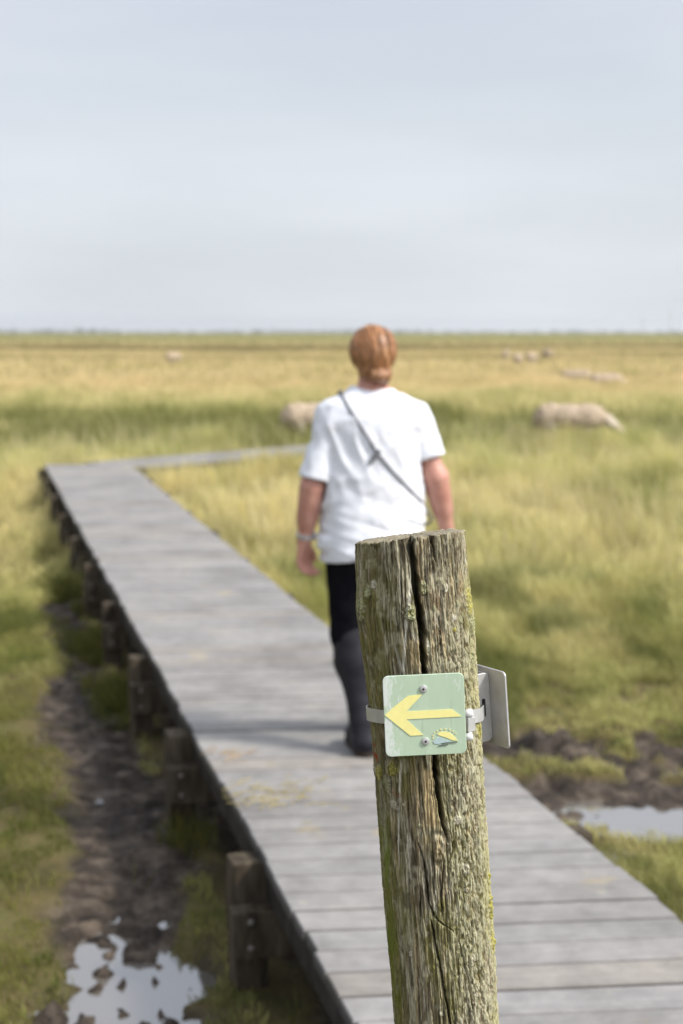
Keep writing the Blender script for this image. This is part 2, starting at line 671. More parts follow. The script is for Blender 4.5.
for y in [1.65, 3.28, 4.92, 6.56, 8.12, 9.8, 11.45, 12.95, 14.6, 16.2, 17.8, 19.3]:
    for off in (-0.025, WID + 0.025):
        p = e1(y, off)
        g = float(ground_h(p[0], p[1]))
        pile(p, 0.064, -0.045 + RS.uniform(-.012, .008), g - 0.12)
    b0, b1 = e1(y, -0.10) - U1 * 0.115, e1(y, WID + 0.10) - U1 * 0.115
    bm_ = beam(b0, b1, 0.09, -0.325, -0.170, 'cross_beam', M_PILE, 0.006)
    for off in (-0.045, WID + 0.045):
        for zz in (-0.200, -0.285):
            q = e1(y, off) - U1 * 0.161
            bolt((q[0], q[1], zz), -U1, bm_)
for s in (1.2, 2.8, 4.3):
    for off in (0.0, W2):
        p = P2 + U2 * s - N2 * off
        pile(p, 0.055, -0.05, GZ - 0.12, U2)
    beam(P2 + U2 * (s - .105) + N2 * .08, P2 + U2 * (s - .105) - N2 * (W2 + .08), .075, -.306, -.171, 'cross_beam', M_PILE, .006)


# ------------------------------------------------------------------ bits lying on the boards
def litter(name, cx, cy, n, sx, sy, Ls, col, label, cat):
    V, Q, C = [], [], []
    for i in range(n):
        x, y = cx + RS.normal(0, sx), cy + RS.normal(0, sy)
        x = max(x, float(edge_l(y)) + .01)
        a = RS.normal(.25, .5)
        L, w = RS.uniform(*Ls), RS.uniform(.002, .0045)
        z = .004 + RS.uniform(0, .012)
        lift = RS.uniform(-.002, .012)
        d = np.array([math.cos(a), math.sin(a)])
        nn = np.array([-d[1], d[0]]) * w / 2
        k0 = len(V)
        for t, zz in ((-.5, z), (0, z + lift), (.5, z)):
            p = np.array([x, y]) + d * L * t + nn * 4 * RS.uniform(-1, 1)
            for q, dz in ((p - nn, 0), (p + nn, 0), (p, w * .8)):
                V.append((q[0], q[1], zz + dz))
        for j in (0, 3):
            for (e, f) in ((0, 1), (1, 2), (2, 0)):
                Q.append((k0 + j + e, k0 + j + f, k0 + j + 3 + f, k0 + j + 3 + e))
        c = np.array(col) * RS.uniform(.75, 1.15)
        C += [c] * 9
    o = mesh_np(name, V, quads=Q, mat=M_GRASS, cols=np.array(C), smooth=False)
    tag(o, label, cat, kind='stuff')


litter('straw_litter', edge_l(5.45) + .16, 5.45, 60, .11, .11, (.02, .09), (.50, .41, .15), 'yellow straw wisps strewn over the left edge of the boardwalk', 'straw')
litter('straw_litter', edge_l(6.0) + .12, 5.98, 14, .06, .05, (.02, .07), (.50, .34, .18), 'few brown straw bits by the deck edge behind the yellow straw', 'straw')

# ------------------------------------------------------------------ grass
def blades(name, x, y, h, w, cb, ct, label, lean=0.35, z=None):
    n = len(x)
    z0 = (ground_h(x, y) if z is None else z) - 0.01
    az = RS.uniform(0, 2 * math.pi, n)
    wd = RS.uniform(0, 2 * math.pi, n)
    ln = h * RS.uniform(0.05, lean, n)
    # a light breeze bends everything a little to the left
    lx, ly = np.cos(wd) * ln - 0.10 * h, np.sin(wd) * ln
    sx, sy = np.cos(az) * w / 2, np.sin(az) * w / 2
    V = np.empty((n, 5, 3), dtype=np.float32)
    V[:, 0] = np.stack([x - sx, y - sy, z0], -1)
    V[:, 1] = np.stack([x + sx, y + sy, z0], -1)
    mx, my, mz = x + lx * .38, y + ly * .38, z0 + h * .6
    V[:, 2] = np.stack([mx + sx * .8, my + sy * .8, mz], -1)
    V[:, 3] = np.stack([mx - sx * .8, my - sy * .8, mz], -1)
    V[:, 4] = np.stack([x + lx, y + ly, z0 + h], -1)
    C = np.empty((n, 5, 3), dtype=np.float32)
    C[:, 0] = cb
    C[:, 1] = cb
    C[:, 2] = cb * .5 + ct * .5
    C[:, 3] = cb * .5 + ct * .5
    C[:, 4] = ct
    i = np.arange(n) * 5
    Q = np.stack([i, i + 1, i + 2, i + 3], -1)
    T = np.stack([i + 3, i + 2, i + 4], -1)
    o = mesh_np(name, V.reshape(-1, 3), quads=Q, tris=T, mat=M_GRASS, cols=C.reshape(-1, 3), smooth=True)
    tag(o, label, 'grass', kind='stuff')
    return o


GREEN = np.array([0.19, 0.26, 0.036])
LIME = np.array([0.41, 0.43, 0.10])
STRAW = np.array([0.84, 0.73, 0.36])
OLIVE = np.array([0.29, 0.26, 0.060])
DARKG = np.array([0.060, 0.082, 0.014])
BROWN = np.array([0.24, 0.16, 0.075])


def mix3(a, b, t):
    t = np.asarray(t)[:, None]
    return a * (1 - t) + b * t


def scatter(n, y0, y1, margin=1.35, extra=1.0, p=1.0):
    """random points over the strip of land between depths y0 and y1, a good deal wider than the photo's frame"""
    u = RS.rand(n)
    hw = lambda y: y * 0.2185 * margin + extra
    # density uniform over the area of the widening strip
    ya = y0 + (y1 - y0) * u
    keep = RS.rand(n) < hw(ya) / hw(y1)
    ya = ya[keep]
    xa = (RS.rand(len(ya)) * 2 - 1) * hw(ya)
    return xa, ya


def zone_cols(x, y):
    """colour of the sward: greener in the near wet parts, straw-pale on the open meadow"""
    n = len(x)
    a = fbm(x * .85, y * .26, oct=4, seed=61)
    b_ = fbm(x * 3.4, y * 1.1, oct=3, seed=67)
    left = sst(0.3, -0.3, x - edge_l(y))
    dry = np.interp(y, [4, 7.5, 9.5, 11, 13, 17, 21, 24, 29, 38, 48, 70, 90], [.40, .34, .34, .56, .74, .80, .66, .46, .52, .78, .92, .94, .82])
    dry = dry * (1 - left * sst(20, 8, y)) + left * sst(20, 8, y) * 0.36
    dry = np.clip(dry + (a - .5) * 1.1 + (b_ - .5) * .6 + RS.normal(0, .13, n), 0, 1)
    g = mix3(GREEN, LIME, np.clip(RS.rand(n) * .8 + (b_ - .45) * .8, 0, 1))
    tip = mix3(g, STRAW, dry)
    brn = (RS.rand(n) < .10) & (y < 20)
    tip[brn] = mix3(tip[brn], BROWN, RS.uniform(.3, .8, brn.sum()))
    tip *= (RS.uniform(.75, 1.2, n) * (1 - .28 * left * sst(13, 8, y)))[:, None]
    fg = sst(36, 60, y)
    tip = mix3(tip, tip * np.array([1.06, .955, 1.05]), fg)
    cl = sst(.47, .34, fbm(x * 2.6, y * .9, oct=4, seed=69)) * sst(45, 25, y)
    tip = mix3(tip, OLIVE * .65, cl * .42)
    tip = tip * (1 + .14 * sst(9, 12, y) * sst(30, 24, y))[:, None]
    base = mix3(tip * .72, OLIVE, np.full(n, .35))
    return base, tip


def ok_mask(x, y, m=0.02):
    d = in_deck(x, y, m)
    mu = mud_mask(x, y)
    return (~d) & (RS.rand(len(x)) > mu * 1.3 + .12 * (mu > .02))


# near turf: short, tufty
x, y = scatter(520000, 3.4, 12.5)
k = ok_mask(x, y) & (fbm(x * 5.5, y * 3.2, oct=4, seed=75) > np.where(x < edge_l(y), .40, .34) + RS.normal(0, .05, len(x)))
x, y = x[k], y[k]
t = fbm(x * 3.2, y * 3.2, oct=3, seed=71)
tall = np.where(x > edge_l(y), np.interp(y, [4, 8, 9.5, 11, 12.5], [.055, .035, .075, .15, .24]), np.interp(y, [4, 9, 12.5], [.034, .038, .06]))
h = tall * (0.45 + 1.3 * t) * RS.uniform(.6, 1.35, len(x))
cb, ct = zone_cols(x, y)
dk = sst(.50, .36, fbm(x * 3.6, y * 1.8, oct=4, seed=73))
ct = mix3(ct, DARKG * 1.8, dk * .6)
cb = mix3(cb, DARKG, dk * .6)
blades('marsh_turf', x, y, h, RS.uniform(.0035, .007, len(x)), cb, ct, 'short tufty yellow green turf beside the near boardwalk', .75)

# rank grass along the left flank, coloured dark for the walkway's shade
n = 15000
y = RS.uniform(3.4, 17, n)
off = RS.normal(-0.10, .07, n) - np.abs(RS.normal(0, .10, n)) * sst(8.5, 12, y)
x = edge_l(y) + off
patch = fbm(x * 2.2, y * 1.9, oct=3, seed=77)
k = (patch > .52) & (off < 0.45)
x, y, patch = x[k], y[k], patch[k]
h = RS.uniform(.05, .15, len(x)) * (patch - .38) * 5
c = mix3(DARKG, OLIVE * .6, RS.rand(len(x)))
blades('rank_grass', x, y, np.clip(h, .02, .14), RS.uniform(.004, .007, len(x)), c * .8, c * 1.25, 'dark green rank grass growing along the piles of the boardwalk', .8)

# middle meadow
x, y = scatter(400000, 11.5, 27)
k = ok_mask(x, y, .0)
x, y = x[k], y[k]
t = fbm(x * 1.9, y * .7, oct=4, seed=81)
lefty = sst(.2, -.6, x - edge_l(y)) * sst(20.5, 17.5, y)
tall = np.interp(y, [11.5, 13, 16, 19, 22, 27], [.18, .26, .32, .30, .36, .46]) * (1 - lefty * .72)
# keep the verge beside the inner side of the second run open
h = tall * (0.15 + 1.7 * t) * RS.uniform(.55, 1.25, len(x))
seed_ = (RS.rand(len(x)) < .05) & (lefty < .3)
h[seed_] = tall[seed_] * RS.uniform(1.2, 1.8, seed_.sum())
dv = np.abs((x - P2[0]) * N2[0] + (y - P2[1]) * N2[1])
nearr = sst(1.2, 0.15, (x - P2[0]) * N2[0] + (y - P2[1]) * N2[1]) * (y > 17.5) * (x < 2)
q2s = (x - P2[0]) * U2[0] + (y - P2[1]) * U2[1]
q2t = (x - P2[0]) * N2[0] + (y - P2[1]) * N2[1]
verge = (q2t > -.02) & (q2t < .75) & (q2s > -.3) & (q2s < 5) & ~in_deck(x, y, .0)
h = np.where(verge, np.maximum(h, RS.uniform(.34, .57, len(x)) + .14 * np.exp(-((q2s - 2.15) / .35) ** 2)), h)
cb, ct = zone_cols(x, y)
ct[seed_] = mix3(ct[seed_], np.array([.85, .74, .46]), RS.uniform(.5, 1, seed_.sum()))
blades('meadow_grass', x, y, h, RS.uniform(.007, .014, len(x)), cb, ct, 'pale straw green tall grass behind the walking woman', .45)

# far meadow
x, y = scatter(330000, 26, 62, 1.3, 2)
k = ~in_deck(x, y, 0)
x, y = x[k], y[k]
t = fbm(x * .9, y * .3, oct=4, seed=85)
h = np.interp(y, [26, 35, 62], [.44, .46, .42]) * (0.25 + 1.5 * t) * RS.uniform(.55, 1.2, len(x))
graze = np.exp(-((x - 3.9) / 1.3) ** 2 - ((y - 26.5) / 2.5) ** 2)
h = h * (1 - .45 * graze)
cb, ct = zone_cols(x, y)
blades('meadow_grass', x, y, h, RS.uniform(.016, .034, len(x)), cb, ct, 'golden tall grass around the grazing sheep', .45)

x, y = scatter(240000, 60, 220, 1.25, 4)
t = fbm(x * .12, y * .09, oct=3, seed=87)
h = .42 * (0.5 + 1.0 * t) * RS.uniform(.5, 1.2, len(x))
cb, ct = zone_cols(x, y)
band = np.clip(sst(.45, .62, fbm(x * .012, y * .045, oct=4, seed=88)) * sst(90, 150, y) + sst(130, 300, y + (fbm(x * .02, y * .02, oct=3, seed=93) - .5) * 220), 0, 1)
DKB = np.array([.20, .155, .065])
ct = mix3(ct, DKB, band * .8)
cb = mix3(cb, DKB * .8, band * .8)
blades('meadow_grass', x, y, h, RS.uniform(.06, .13, len(x)), cb, ct, 'distant straw coloured meadow below the horizon', .4)

x, y = scatter(150000, 215, 1100, 1.2, 10)
h = .45 * RS.uniform(.5, 1.3, len(x))
cb, ct = zone_cols(x, y)
band = np.clip(.6 * sst(520, 260, y + (fbm(x * .008, y * .01, oct=3, seed=94) - .5) * 300) + .6 * sst(.5, .62, fbm(x * .003, y * .016, oct=4, seed=89)), 0, 1)
band = band * (.25 + .75 * sst(.38, .6, fbm(x * .009, y * .004, oct=3, seed=97)))
FG = np.array([.34, .37, .15])
ct = mix3(mix3(ct, FG, sst(215, 430, y) * .65), DKB, band * .85)
cb = mix3(mix3(cb, FG, sst(215, 430, y) * .65), DKB * .8, band * .85)
blades('meadow_grass', x, y, h, RS.uniform(.3, .7, len(x)), cb, ct, 'far olive strip of marsh close under the horizon', .3)

# the same sward further out to both sides
def outer(n, y0, y1, m0, e0, m1, e1_, hfn, w0, w1, label):
    y = y0 + (y1 - y0) * RS.rand(n)
    a, b_ = y * .2185 * m0 + e0, y * .2185 * m1 + e1_
    x = (a + (b_ - a) * RS.rand(n)) * np.where(RS.rand(n) < .5, -1, 1)
    k = ok_mask(x, y)
    x, y = x[k], y[k]
    h = hfn(x, y) * (0.4 + 1.2 * fbm(x * 1.5, y * .8, oct=3, seed=95)) * RS.uniform(.55, 1.25, len(x))
    cb, ct = zone_cols(x, y)
    blades('meadow_grass' if y0 > 10 else 'marsh_turf', x, y, h, RS.uniform(w0, w1, len(x)), cb, ct, label, .5)


outer(230000, 1.5, 12.5, 1.35, 1.0, 2.2, 4.5, lambda x, y: np.where(x > 0, np.interp(y, [4, 9, 12.5], [.05, .08, .22]), .045), .008, .013, 'short turf out to the sides of the near boardwalk')
outer(150000, 12, 27, 1.35, 1.0, 2.3, 4, lambda x, y: np.interp(y, [12, 17, 27], [.2, .32, .44]), .016, .028, 'straw green tall grass out to the sides of the meadow')
outer(90000, 26, 62, 1.3, 2, 2.3, 4, lambda x, y: .44 + 0 * y, .035, .065, 'golden tall grass out to the sides of the sheep pasture')
outer(60000, 60, 220, 1.25, 4, 2.3, 4, lambda x, y: .42 + 0 * y, .12, .24, 'distant straw coloured meadow out to the sides')

# rank darker rushes in the damp band behind the second run of the boardwalk
xs, ys, hs = [], [], []
for i in range(190):
    cy_ = RS.uniform(23.8, 33)
    cx_ = RS.uniform(-1, 1) * (cy_ * .2185 * 1.35 + 1)
    if fbm(np.array([cx_ * .30]), np.array([cy_ * .22]), oct=2, seed=91)[0] < .54:
        continue
    m_ = RS.randint(160, 420)
    r = RS.uniform(.18, .55)
    xs.append(cx_ + RS.normal(0, r, m_))
    ys.append(cy_ + RS.normal(0, r, m_))
    hs.append(RS.uniform(.3, .84, m_) * RS.uniform(.75, 1.1))
x, y, h = np.concatenate(xs), np.concatenate(ys), np.concatenate(hs)
k = ~in_deck(x, y, .05)
x, y, h = x[k], y[k], h[k]
h = h * (1 - .55 * np.exp(-((x - 3.9) / 1.3) ** 2 - ((y - 25.5) / 1.6) ** 2))
c = mix3(DARKG * 1.6, np.array([.25, .245, .055]), RS.rand(len(x)))
blades('rush_tufts', x, y, h, RS.uniform(.010, .022, len(x)), c * .8, mix3(c, STRAW, RS.rand(len(x)) * .35), 'darker green rush tufts in the damp band before the sheep', .5)


# ------------------------------------------------------------------ implicit solids -> mesh
class Vol:
    def __init__(self, lo, hi, res):
        self.lo, self.res = np.array(lo, float), res
        n = np.ceil((np.array(hi) - self.lo) / res).astype(int) + 1
        self.ax = [self.lo[i] + np.arange(n[i]) * res for i in range(3)]
        self.f = np.full(n, 1.0, dtype=np.float32)

    def _win(self, lo, hi):
        s = []
        for i in range(3):
            a = max(0, int(math.floor((lo[i] - self.lo[i]) / self.res)))
            b_ = min(len(self.ax[i]), int(math.ceil((hi[i] - self.lo[i]) / self.res)) + 1)
            s.append(slice(a, max(a, b_)))
        g = np.meshgrid(*[self.ax[i][s[i]] for i in range(3)], indexing='ij')
        return tuple(s), g

    def _union(self, s, d, k):
        a = self.f[s]
        if k > 0:
            hh = np.maximum(k - np.abs(a - d), 0) / k
            self.f[s] = np.minimum(a, d) - hh * hh * k * .25
        else:
            self.f[s] = np.minimum(a, d)

    def capsule(self, a, b, ra, rb, k=0.02, sub=False):
        a, b = np.array(a, float), np.array(b, float)
        m = max(ra, rb) + k + 3 * self.res
        s, g = self._win(np.minimum(a, b) - m, np.maximum(a, b) + m)
        ab = b - a
        L = max(1e-9, ab @ ab)
        t = ((g[0] - a[0]) * ab[0] + (g[1] - a[1]) * ab[1] + (g[2] - a[2]) * ab[2]) / L
        t = np.clip(t, 0, 1)
        d = np.sqrt(sum((g[i] - a[i] - ab[i] * t) ** 2 for i in range(3))) - (ra + (rb - ra) * t)
        if sub:
            self.f[s] = np.maximum(self.f[s], -d)
        else:
            self._union(s, d, k)

    def chain(self, pts, rs, k=0.02):
        for i in range(len(pts) - 1):
            self.capsule(pts[i], pts[i + 1], rs[i], rs[i + 1], k)

    def ellipsoid(self, c, r, k=0.02, rx=0.0, sub=False):
        c, r = np.array(c, float), np.array(r, float)
        m = max(r) + k + 3 * self.res
        s, g = self._win(c - m, c + m)
        x, y, z = [g[i] - c[i] for i in range(3)]
        if rx:
            cs, sn = math.cos(rx), math.sin(rx)
            y, z = y * cs + z * sn, -y * sn + z * cs
        k0 = np.sqrt((x / r[0]) ** 2 + (y / r[1]) ** 2 + (z / r[2]) ** 2)
        d = (k0 - 1) * min(r)
        if sub:
            self.f[s] = np.maximum(self.f[s], -d)
        else:
            self._union(s, d, k)

    def loft(self, zs, cx, cy, a, b, k=0.02):
        g = np.meshgrid(*self.ax, indexing='ij')
        z = g[2]
        A, B = np.interp(z, zs, a), np.interp(z, zs, b)
        X, Y = np.interp(z, zs, cx), np.interp(z, zs, cy)
        d = (((np.abs(g[0] - X) / A) ** 2.3 + (np.abs(g[1] - Y) / B) ** 2.3) ** (1 / 2.3) - 1) * np.minimum(A, B)
        d = np.maximum(d, np.maximum(zs[0] - z, z - zs[-1]))
        self._union(tuple(slice(None) for _ in range(3)), d.astype(np.float32), k)

    def grid(self):
        return np.meshgrid(*self.ax, indexing='ij')

    def mesh(self):
        f = self.f
        s = f < 0
        c = np.zeros(tuple(n - 1 for n in f.shape), dtype=np.int8)
        for i in (0, 1):
            for j in (0, 1):
                for k in (0, 1):
                    c += s[i:i + c.shape[0], j:j + c.shape[1], k:k + c.shape[2]]
        act = (c > 0) & (c < 8)
        I = np.argwhere(act)
        ids = np.full(c.shape, -1, dtype=np.int64)
        ids[act] = np.arange(len(I))
        acc = np.zeros((len(I), 3))
        cnt = np.zeros(len(I))
        cor = [(i, j, k) for i in (0, 1) for j in (0, 1) for k in (0, 1)]
        for a in cor:
            for ax in range(3):
                if a[ax]:
                    continue
                b_ = list(a)
                b_[ax] = 1
                fa = f[I[:, 0] + a[0], I[:, 1] + a[1], I[:, 2] + a[2]]
                fb = f[I[:, 0] + b_[0], I[:, 1] + b_[1], I[:, 2] + b_[2]]
                m = (fa < 0) != (fb < 0)
                t = np.where(m, fa / np.where(m, fa - fb, 1), 0)
                p = np.tile(np.array(a, float), (len(I), 1))
                p[:, ax] += t
                acc[m] += p[m]
                cnt[m] += 1
        V = self.lo + (I + acc / cnt[:, None]) * self.res
        Q = []
        for ax in range(3):
            o1, o2 = (ax + 1) % 3, (ax + 2) % 3
            sl0 = [slice(1, -1)] * 3
            sl0[ax] = slice(0, -1)
            sl1 = [slice(1, -1)] * 3
            sl1[ax] = slice(1, None)
            e = s[tuple(sl0)] != s[tuple(sl1)]
            E = np.argwhere(e)
            if not len(E):
                continue
            E = E + np.array([0 if i == ax else 1 for i in range(3)])
            ins = s[E[:, 0], E[:, 1], E[:, 2]]
            d1 = np.zeros(3, int)
            d1[o1] = 1
            d2 = np.zeros(3, int)
            d2[o2] = 1
            q = [E - d1 - d2, E - d2, E, E - d1]
            q = np.stack([ids[p[:, 0], p[:, 1], p[:, 2]] for p in q], -1)
            q[~ins] = q[~ins][:, ::-1]
            Q.append(q)
        return V, np.concatenate(Q)

    def build(self, name, mat, parent=None, cols=None):
        V, Q = self.mesh()
        return mesh_np(name, V, quads=Q, mat=mat, parent=parent, cols=None if cols is None else cols(V))


# ------------------------------------------------------------------ the walking woman
PW = at(372, 748, 6.08)
woman = empty('person', (PW.x, PW.y, 0.0), math.radians(7))
tag(woman, 'woman in a white T-shirt and dark rubber boots walking away along the boardwalk', 'person')

m_skin, nt, b, _ = new_mat('skin')
v = mapping(nt)
nt.links.new(ramp(nt, noise_node(nt, v, 25, 4), [(0.3, (0.47, 0.215, 0.16)), (0.7, (0.58, 0.31, 0.235))]), b.inputs['Base Color'])
b.inputs['Roughness'].default_value = 0.5
b.inputs['Subsurface Weight'].default_value = 0.15
b.inputs['Subsurface Radius'].default_value = (0.01, 0.004, 0.002)
M_SHIRT = simple('white_cotton', (0.735, 0.745, 0.785), (0.765, 0.775, 0.815), 90, 0.85, 0, 0.12, 0.001)
M_TROUSER = simple('black_cloth', (0.005, 0.005, 0.007), (0.010, 0.010, 0.012), 60, 0.95, 0, 0.2, 0.001, spec=0.03)
M_BOOT = simple('charcoal_rubber', (.013, .012, .016), (.022, .021, .026), 12, 0.6, 0, 0.15, 0.002, spec=0.2)
M_SOLE = simple('dark_brown_sole', (0.03, 0.022, 0.018), (0.055, 0.04, 0.03), 40, 0.7, 0, 0.3, 0.002, spec=0.15)

m_hair, nt, b, _ = new_mat('ginger_hair')
v = mapping(nt, (42, 42, 9))
hn = noise_node(nt, v, 2.0, 5, 0.6)
nt.links.new(ramp(nt, hn, [(0.32, (0.11, 0.045, 0.018)), (0.52, (0.30, 0.135, 0.055)), (0.70, (0.50, 0.28, 0.13))]), b.inputs['Base Color'])
b.inputs['Roughness'].default_value = 0.42
bump(nt, b, hn, 0.7, 0.006)

SHL, ELL, WRL = (-.172, -.005, 1.335), (-.240, -.025, 1.055), (-.266, .03, .838)
SHR, ELR, WRR = (.172, -.005, 1.338), (.246, -.035, 1.085), (.300, .02, .875)
HIPL, KNL, ANL = (-.095, 0, .86), (-.090, .02, .47), (-.038, -.06, .10)
HIPR, KNR, ANR = (.095, 0, .86), (.085, .17, .48), (.075, .28, .10)

body = Vol((-.42, -.24, -.02), (.46, .55, 1.75), 0.0055)
body.ellipsoid((0, .0, 1.24), (.150, .095, .20), .05)
body.ellipsoid((0, .01, 1.02), (.155, .10, .20), .05)
body.ellipsoid((0, .0, .88), (.150, .105, .13), .05)
body.capsule((0, -.012, 1.36), (0, .008, 1.52), .060, .052, .03)
body.capsule((-.10, -.005, 1.325), (.10, -.005, 1.325), .040, .040, .05)
body.ellipsoid((0, .022, 1.575), (.070, .090, .105), .02)          # skull
body.ellipsoid((0, .075, 1.515), (.045, .042, .055), .03)          # jaw
body.capsule((0, .112, 1.58), (0, .128, 1.548), .009, .014, .012)  # nose
body.capsule((-.02, .112, 1.516), (.02, .112, 1.516), .008, .008, .008)   # lips
for sx in (-1, 1):
    body.ellipsoid((sx * .073, .02, 1.565), (.010, .022, .032), .006)     # ears
    body.ellipsoid((sx * .030, .104, 1.585), (.014, .008, .010), .0, sub=True)
body.chain([(SHL[0] + .022, SHL[1], SHL[2] - .024), ELL, WRL], [.050, .043, .029], .03)
body.capsule((-.246, -.012, 1.0), (-.257, .01, .93), .042, .036, .03)
body.chain([(SHR[0] - .022, SHR[1], SHR[2] - .024), ELR, WRR], [.050, .043, .029], .03)
body.capsule((.256, -.022, 1.03), (.275, 0, .965), .042, .036, .03)
body.chain([HIPL, KNL, ANL], [.076, .056, .036], .04)
body.chain([HIPR, KNR, ANR], [.076, .056, .036], .04)
body.capsule(ANL, (-.055, .085, .045), .034, .024, .02)
body.capsule(ANR, (.092, .43, .045), .034, .024, .02)


def hand(W, dirn, side):
    W = np.array(W)
    d = np.array(dirn) / np.linalg.norm(dirn)
    fwd = np.array([-side * .75, .65, 0])
    fwd = fwd - d * (d @ fwd)
    fwd /= np.linalg.norm(fwd)
    inn = np.array([-side * .65, -.75, 0.0])
    inn = inn - d * (d @ inn) - fwd * (fwd @ inn)
    inn /= np.linalg.norm(inn)
    kn = W + d * .085
    for q in (-.026, -.009, .009, .026):
        body.capsule(W + fwd * q * .55 + d * .012, kn + fwd * q, .016, .0125, .012)
    for q, L in ((.030, .066), (.0105, .076), (-.0095, .070), (-.029, .054)):
        a0 = kn + fwd * q
        a1 = a0 + d * L * .42 + inn * .018
        a2 = a1 + d * L * .16 + inn * .024
        a3 = a2 - d * L * .06 + inn * .018
        body.chain([a0, a1, a2, a3], [.0105, .0095, .0088, .0075], .003)
    t0 = W + d * .025 + fwd * .022
    t1 = t0 + d * .030 + fwd * .020 + inn * .008
    t2 = t1 + d * .030 + fwd * .006 + inn * .010
    body.chain([t0, t1, t2], [.014, .0115, .009], .006)


hand(WRL, (-.02, .12, -1), -1)
hand(WRR, (.22, .12, -1), 1)
body.build('body', m_skin, woman)

# T-shirt
sh = Vol((-.37, -.27, .70), (.40, .27, 1.50), 0.006)
zs = [.70, .80, .90, 1.0, 1.12, 1.24, 1.32, 1.37, 1.41, 1.44]
sh.loft(zs, [0] * 10, [.01, .01, .01, .008, .0, -.005, -.008, -.008, -.008, -.006],
        [.222, .220, .215, .206, .200, .198, .190, .176, .122, .080],
        [.170, .168, .162, .150, .138, .132, .122, .100, .076, .062], .02)


def lerp(a, b_, t):
    return np.array(a) * (1 - t) + np.array(b_) * t


torso = sh.f.copy()
eL = lerp(SHL, ELL, 1.0) + np.array([-.004, 0, -.02])
eR = lerp(SHR, ELR, 1.0)
sh.f[:] = 1
sh.capsule(np.array(SHL) + (0.022, 0, -.022), eL, .074, .070, .0)
slL = sh.f.copy()
sh.f[:] = 1
sh.capsule(np.array(SHR) + (-0.022, 0, -.022), eR, .074, .070, .0)
slR = sh.f.copy()
X, Y, Z = sh.grid()
# folds: long soft creases running off the shoulders and across the waist
f1 = fbm(X * 5 + Z * 2.5, Z * 9 - X * 5, Y * 4, oct=3, seed=101) - .5
f2 = fbm((X + Z * .45) * 14, (Z - X * .45) * 4.5, Y * 5, oct=2, seed=103) - .5
f3 = fbm(X * 4 - Z * 3, Z * 22 + X * 7, Y * 4, oct=2, seed=105) - .5
wa = sst(1.10, .95, Z)
rg = lambda n_: (.5 - np.abs(n_)) * 2 - .62
fold = (f1 * .020 - rg(f2 * 2) * .010 * (1 - wa) - rg(f3 * 2) * .006 * wa - rg(f1 * 2.2) * .008).astype(np.float32)
torso += fold
slL += fold * .8
slR += fold * .8


def below(p, n):
    n = np.array(n, float) / np.linalg.norm(n)
    return ((X - p[0]) * n[0] + (Y - p[1]) * n[1] + (Z - p[2]) * n[2])


def smin(a, b_, k):
    hh = np.maximum(k - np.abs(a - b_), 0) / k
    return np.minimum(a, b_) - hh * hh * k * .25


hem = .776 + .012 * np.sin(X * 9 + 1) - .01 * np.cos(Y * 8)
dL = lerp(SHL, ELL, 1) - np.array(SHL)
dR = lerp(SHR, ELR, 1) - np.array(SHR)
neck = -(np.sqrt(X ** 2 + (Y - .012) ** 2) - .060 - .25 * np.maximum(Z - 1.43, 0))
neck = np.where(Z > 1.36, neck, -1)
tc_ = np.maximum.reduce([torso, hem - Z, neck])
lc_ = np.maximum(slL, below(lerp(SHL, ELL, .90), dL))
rc_ = np.maximum(slR, below(lerp(SHR, ELR, .70), dR))
kk = (.004 + .045 * sst(1.20, 1.30, Z)).astype(np.float32)
solid = smin(smin(tc_, lc_, kk), rc_, kk)
inner = np.minimum(np.minimum(torso, slL), slR) + .013
sh.f = np.maximum(solid, -inner).astype(np.float32)
shirt = sh.build('t_shirt', M_SHIRT, woman)
m = shirt.modifiers.new('smooth', 'SMOOTH')
m.iterations = 2
m.factor = 0.5

# trousers
tr = Vol((-.30, -.24, .30), (.30, .40, .98), 0.007)
tr.ellipsoid((0, .0, .80), (.150, .112, .12), .05)
tr.capsule((-.070, 0, .79), (.070, 0, .79), .086, .086, .05)
tr.chain([(HIPL[0], 0, .78), KNL], [.090, .072], .05)
tr.chain([KNL, lerp(KNL, ANL, .35)], [.072, .062], .03)
tr.chain([(HIPR[0], 0, .78), KNR], [.090, .072], .05)
tr.chain([KNR, lerp(KNR, ANR, .35)], [.072, .062], .03)
X, Y, Z = tr.grid()
tr.f += ((fbm(X * 9, Y * 9, Z * 16, oct=2, seed=111) - .5) * .014).astype(np.float32)
tr.f = np.maximum(tr.f, (Z - .82).astype(np.float32))
tr.build('trousers', M_TROUSER, woman)


